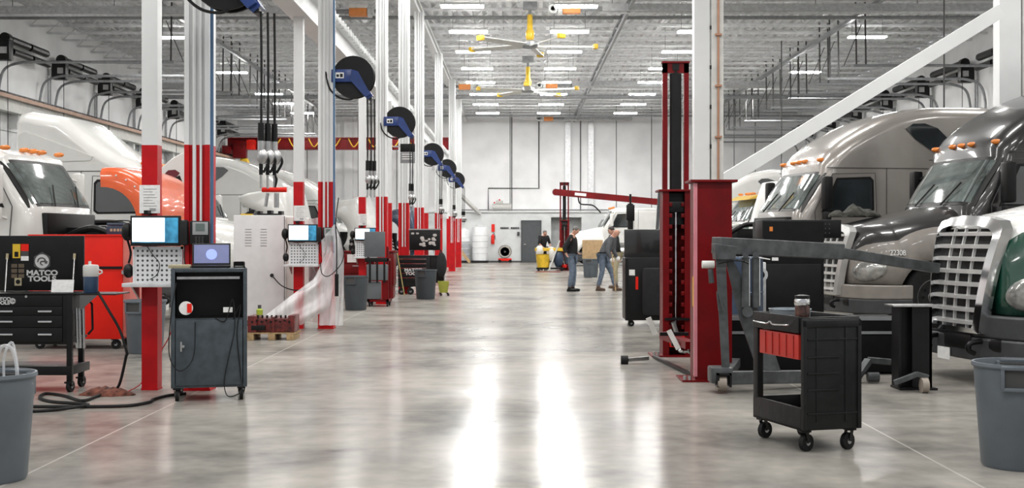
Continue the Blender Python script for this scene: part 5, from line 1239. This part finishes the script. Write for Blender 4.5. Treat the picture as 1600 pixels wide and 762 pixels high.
for k, px in enumerate((985, 1018)):
    t = thing('upright_ram', ['short black upright with spiked top beside the tool chest lid', 'tall thin grey pole rising behind the tool chest lid'][k], 'pole', (X(px,22), 22, 0))
    (G(black).cyl((0,0,0),(0,0,Z(318,22)),.05).cyl((0,0,Z(318,22)),(0,0,Z(303,22)),.02).box(-.07,.07,-.05,.05,Z(345,22),Z(320,22),.01) if k == 0 else G(hoistm).bar((0,0,0),(.14,0,Z(300,22)),.05,.05)).obj('shaft', t)

# clothes heap on the charcoal truck hood
random.seed(9)
g = G(mat('jacket_olive', (.04,.04,.032), .9, noise=.4, scale=15, bump=.6))
rings = []
for i in range(16):
    u = i/15; e_ = max(.12, math.sin(math.pi*min(.97, max(.03, u))))**.5; hh = (.11+.07*math.exp(-((u-.55)/.12)**2)+.03*math.sin(u*17))*e_
    rings.append([(-.42+.84*u, .2*e_*math.cos(a)*(1+random.uniform(-.18,.18)), max(-.02, hh*math.sin(a)*(1+random.uniform(-.3,.25)))) for a in [2*math.pi*k/18 for k in range(18)]])
g.loft(rings)
tag(g.obj('work_jacket', loc=(X(1335,20.9), 20.9, 1.80), ang=70), 'crumpled olive work jacket lying on the hood of the charcoal truck', 'jacket')

# mop station far
t = thing('cleaning_cart', 'yellow cleaning cart with bags beside the distant red lift column', 'cleaning cart', (X(856,53.5), 53.5, 0)); s_ = F/53.5
G(yellow).box(-.55,.75,-.2,.2,Z(392,53.5),Z(387,53.5),.02).obj('top_frame', t); G(yellow).lathe([(.02,.15),(.25,.15),(.32,.7),(.34,.72),(.30,.72),(.24,.2)], (-.2,0,0), n=20).obj('bucket', t)
G(offw).ball((-.35,-.1,.85),(.18,.18,.25),8).ball((.15,-.1,.75),(.17,.15,.3),8).obj('bag', t); G(dkblue).ball((.45,0,.55),(.22,.2,.42),8).obj('blue_bag', t)
G(offw).cyl((.05,-.25,.05),(.5,-.2,1.3),.03).obj('mop_handle', t); G(black).box(-.5,.7,-.2,.2,.08,.15).obj('base', t)
for a in (-.4,.6): G(rubber).cyl((a,-.2,.05),(a,-.15,.05),.05).obj('wheel', t)
tag(G(redlift).box(X(835,52),X(875,52),51.5,52.4,0,.015).obj('floor_mat'), 'dark red mat on the floor under the cleaning cart', 'mat')

# ================================================================ PEOPLE
def skin_obj(name, parent, verts, edges, m, sub=2):
    me = bpy.data.meshes.new(name); me.from_pydata([v[0] for v in verts], edges, [])
    o = bpy.data.objects.new(name, me); COL.objects.link(o); o.parent = parent; me.materials.append(m)
    o.modifiers.new('skin', 'SKIN')
    if not me.skin_vertices: me.attributes.new('skin_verts', 'FLOAT', 'POINT')
    sv = me.skin_vertices[0].data
    for i, v in enumerate(verts): sv[i].radius = v[1] if hasattr(v[1], '__len__') else (v[1], v[1]); sv[i].use_root = (i == 0)
    s = o.modifiers.new('sub', 'SUBSURF'); s.levels = s.render_levels = sub
    for q in o.modifiers:
        if q.type == 'SKIN': q.use_smooth_shade = True
    return o
def person(label, loc, rz, h, lean, armL, armR, feet, top, pants, shoes, hair, sleeves=True, headtilt=.25, glove=None):
    # local: faces +x, y = left.  lean = forward shift of the shoulders, armX = (elbow, hand), feet = (left, right) ankle points
    t = thing('person', label, 'person', loc, rz); V = Vector; k = h/1.78
    pel = V((0,0,.95*k)); ch = V((lean*.55,0,1.22*k-abs(lean)*.10)); sh = V((lean,0,1.45*k-abs(lean)*.25)); nk = sh+V((.02+lean*.08,0,.06)); hb = nk+V((.02+headtilt*.04,0,.05)); hm = hb+V((.015+headtilt*.035,0,.07)); ht = hm+V((.0+headtilt*.03,0,.07-.015*headtilt))
    vs = [(pel,.12),(ch,.12),(sh,.10),(nk,.055),(hb,(.075,.082)),(hm,(.082,.092)),(ht,(.06,.065)), (hb+V((.098,0,.02)),.018)]
    ed = [(0,1),(1,2),(2,3),(3,4),(4,5),(5,6),(4,7)]
    jv = [(pel+V((0,0,-.02)),(.155,.175)),(pel+V((lean*.2,0,.1)),(.145,.165)),(ch,(.145,.175)),(sh,(.12,.12)),(nk-V((0,0,.02)),.065)]; je = [(0,1),(1,2),(2,3),(3,4)]
    for s, arm in ((1, armL), (-1, armR)):
        S = sh+V((0,s*.18,-.01)); E = V(arm[0]); H = V(arm[1])
        i = len(vs); vs += [(S,.055),(E,.042),(H.lerp(E,.08),.028),(H,(.035,.02))]; ed += [(2,i),(i,i+1),(i+1,i+2),(i+2,i+3)]
        dr = (H-E).normalized(); sd = V((0,0,1)).cross(dr)
        sd = sd.normalized() if sd.length > .1 else V((1,0,0))
        dn = dr.cross(sd)
        for q in range(4):
            b_ = len(vs); off = sd*(-.03+.02*q); ln = (.075,.085,.08,.06)[q]
            vs += [(H+off+dr*.035,.010),(H+off+dr*(.035+ln*.5)+dn*.008,.009),(H+off*.9+dr*(.035+ln*.85)+dn*.03,.008)]; ed += [(i+3,b_),(b_,b_+1),(b_+1,b_+2)]
        b_ = len(vs); vs += [(H+sd*.045,.011),(H+sd*.06+dr*.035+dn*.01,.010)]; ed += [(i+3,b_),(b_,b_+1)]
        j = len(jv); q = .97 if sleeves else .35
        jv += [(S,.082),(E,.068),(E.lerp(H,.9) if sleeves else E.lerp(H,.1),.045)]; je += [(3,j),(j,j+1),(j+1,j+2)]
        if glove: 
            g = G(paper).ball(H, (.06,.05,.07), 8); g.obj('glove', t)
    body_legs = []
    pv = [(pel,(.145,.165))]; pe = []
    for s, ft in ((1, feet[0]), (-1, feet[1])):
        Fp = V(ft); hip = pel+V((0,s*.09,-.06)); kn = hip.lerp(Fp,.5)+V((.045,0,.0))
        i = len(vs); vs += [(hip,.08),(kn,.055),(Fp,.04)]; ed += [(0,i),(i,i+1),(i+1,i+2)]
        j = len(pv); pv += [(hip,.105),(hip.lerp(kn,.5),.092),(kn,.075),(Fp+V((0,0,.02)),.065)]; pe += [(0,j),(j,j+1),(j+1,j+2),(j+2,j+3)]
        g = G(shoes).ball(Fp+V((.06,0,-Fp.z+.045)), (.14,.05,.045), 10).box(Fp.x-.07,Fp.x+.19,Fp.y-.045,Fp.y+.045,0,.025,.012).ball(Fp+V((0,0,-.01)),(.055,.05,.07),8); g.obj('shoe', t)
    skin_obj('body', t, vs, ed, skin); skin_obj('upper_clothing', t, jv, je, top); skin_obj('trousers', t, pv, pe, pants)
    G(black).lathe([(.16,-.02),(.165,0),(.16,.02)], (0,0,0), 'z', 20).obj('belt', t, loc=pel+V((.0,0,.06)))
    if hair:
        g = G(hair); c = hm+V((-.02,0,.025)); g.ball(c, (.092,.088,.072), 10); g.obj('hair', t)
    g = G(black)
    for s in (-1,1): g.ball(hm+V((.082,s*.032,-.005)), (.01,.014,.008), 6)
    g.obj('eye', t); g = G(skin)
    for s in (-1,1): g.ball(hb+V((-.005,s*.088,.045)), (.022,.012,.03), 6)
    g.obj('ear', t); G(mat('lips', (.32,.12,.1), .6)).ball(hb+V((.078,0,-.02)), (.012,.028,.008), 6).obj('mouth', t)
    return t
grh = mat('hair_grey', (.16,.15,.14), .8, noise=.2, scale=50)
person('standing man in black jacket and blue jeans looking down, arms at his waist', (X(893,33.4), 33.4, 0), R(-12), 1.80, .03, ((-.10,.24,1.15),(.14,.18,1.02)), ((-.16,-.22,1.16),(-.10,-.24,1.00)), ((.02,.09,.09),(-.04,-.09,.09)), cloth_k, jeans, black, grh, headtilt=.7)
person('bald man in grey shirt and jeans bending forward, seen from the side', (X(943,33.8), 33.8, 0), R(-20), 1.80, .24, ((.22,.2,1.08),(.36,.16,.86)), ((.18,-.22,1.05),(.30,-.20,.84)), ((.30,.09,.10),(-.12,-.09,.10)), shirtg, jeans, boot, None, headtilt=.9, glove=True)
person('man in dark jacket and khaki trousers standing behind the bald man', (X(962,35.5), 35.5, 0), R(-160), 1.82, .06, ((.05,.24,1.15),(.22,.18,1.0)), ((.05,-.24,1.15),(.22,-.15,1.0)), ((.03,.1,.09),(-.02,-.1,.09)), cloth_k, tan, boot, hairm, headtilt=.5)
person('distant man in black shirt leaning over the yellow cleaning cart', (X(848,55.2), 55.2, 0), R(-60), 1.84, .12, ((.15,.27,1.15),(.35,.2,1.0)), ((.15,-.27,1.15),(.35,-.2,1.0)), ((.03,.1,.09),(-.02,-.1,.09)), cloth_k, black, black, grh, sleeves=False, headtilt=.2)
tag(G(wood).cyl((X(962,33.1),33.1,.03), (X(957,33.25),33.3,.95), .016).obj('broom_handle'), 'pale pole held by the bald man in the grey shirt', 'pole')
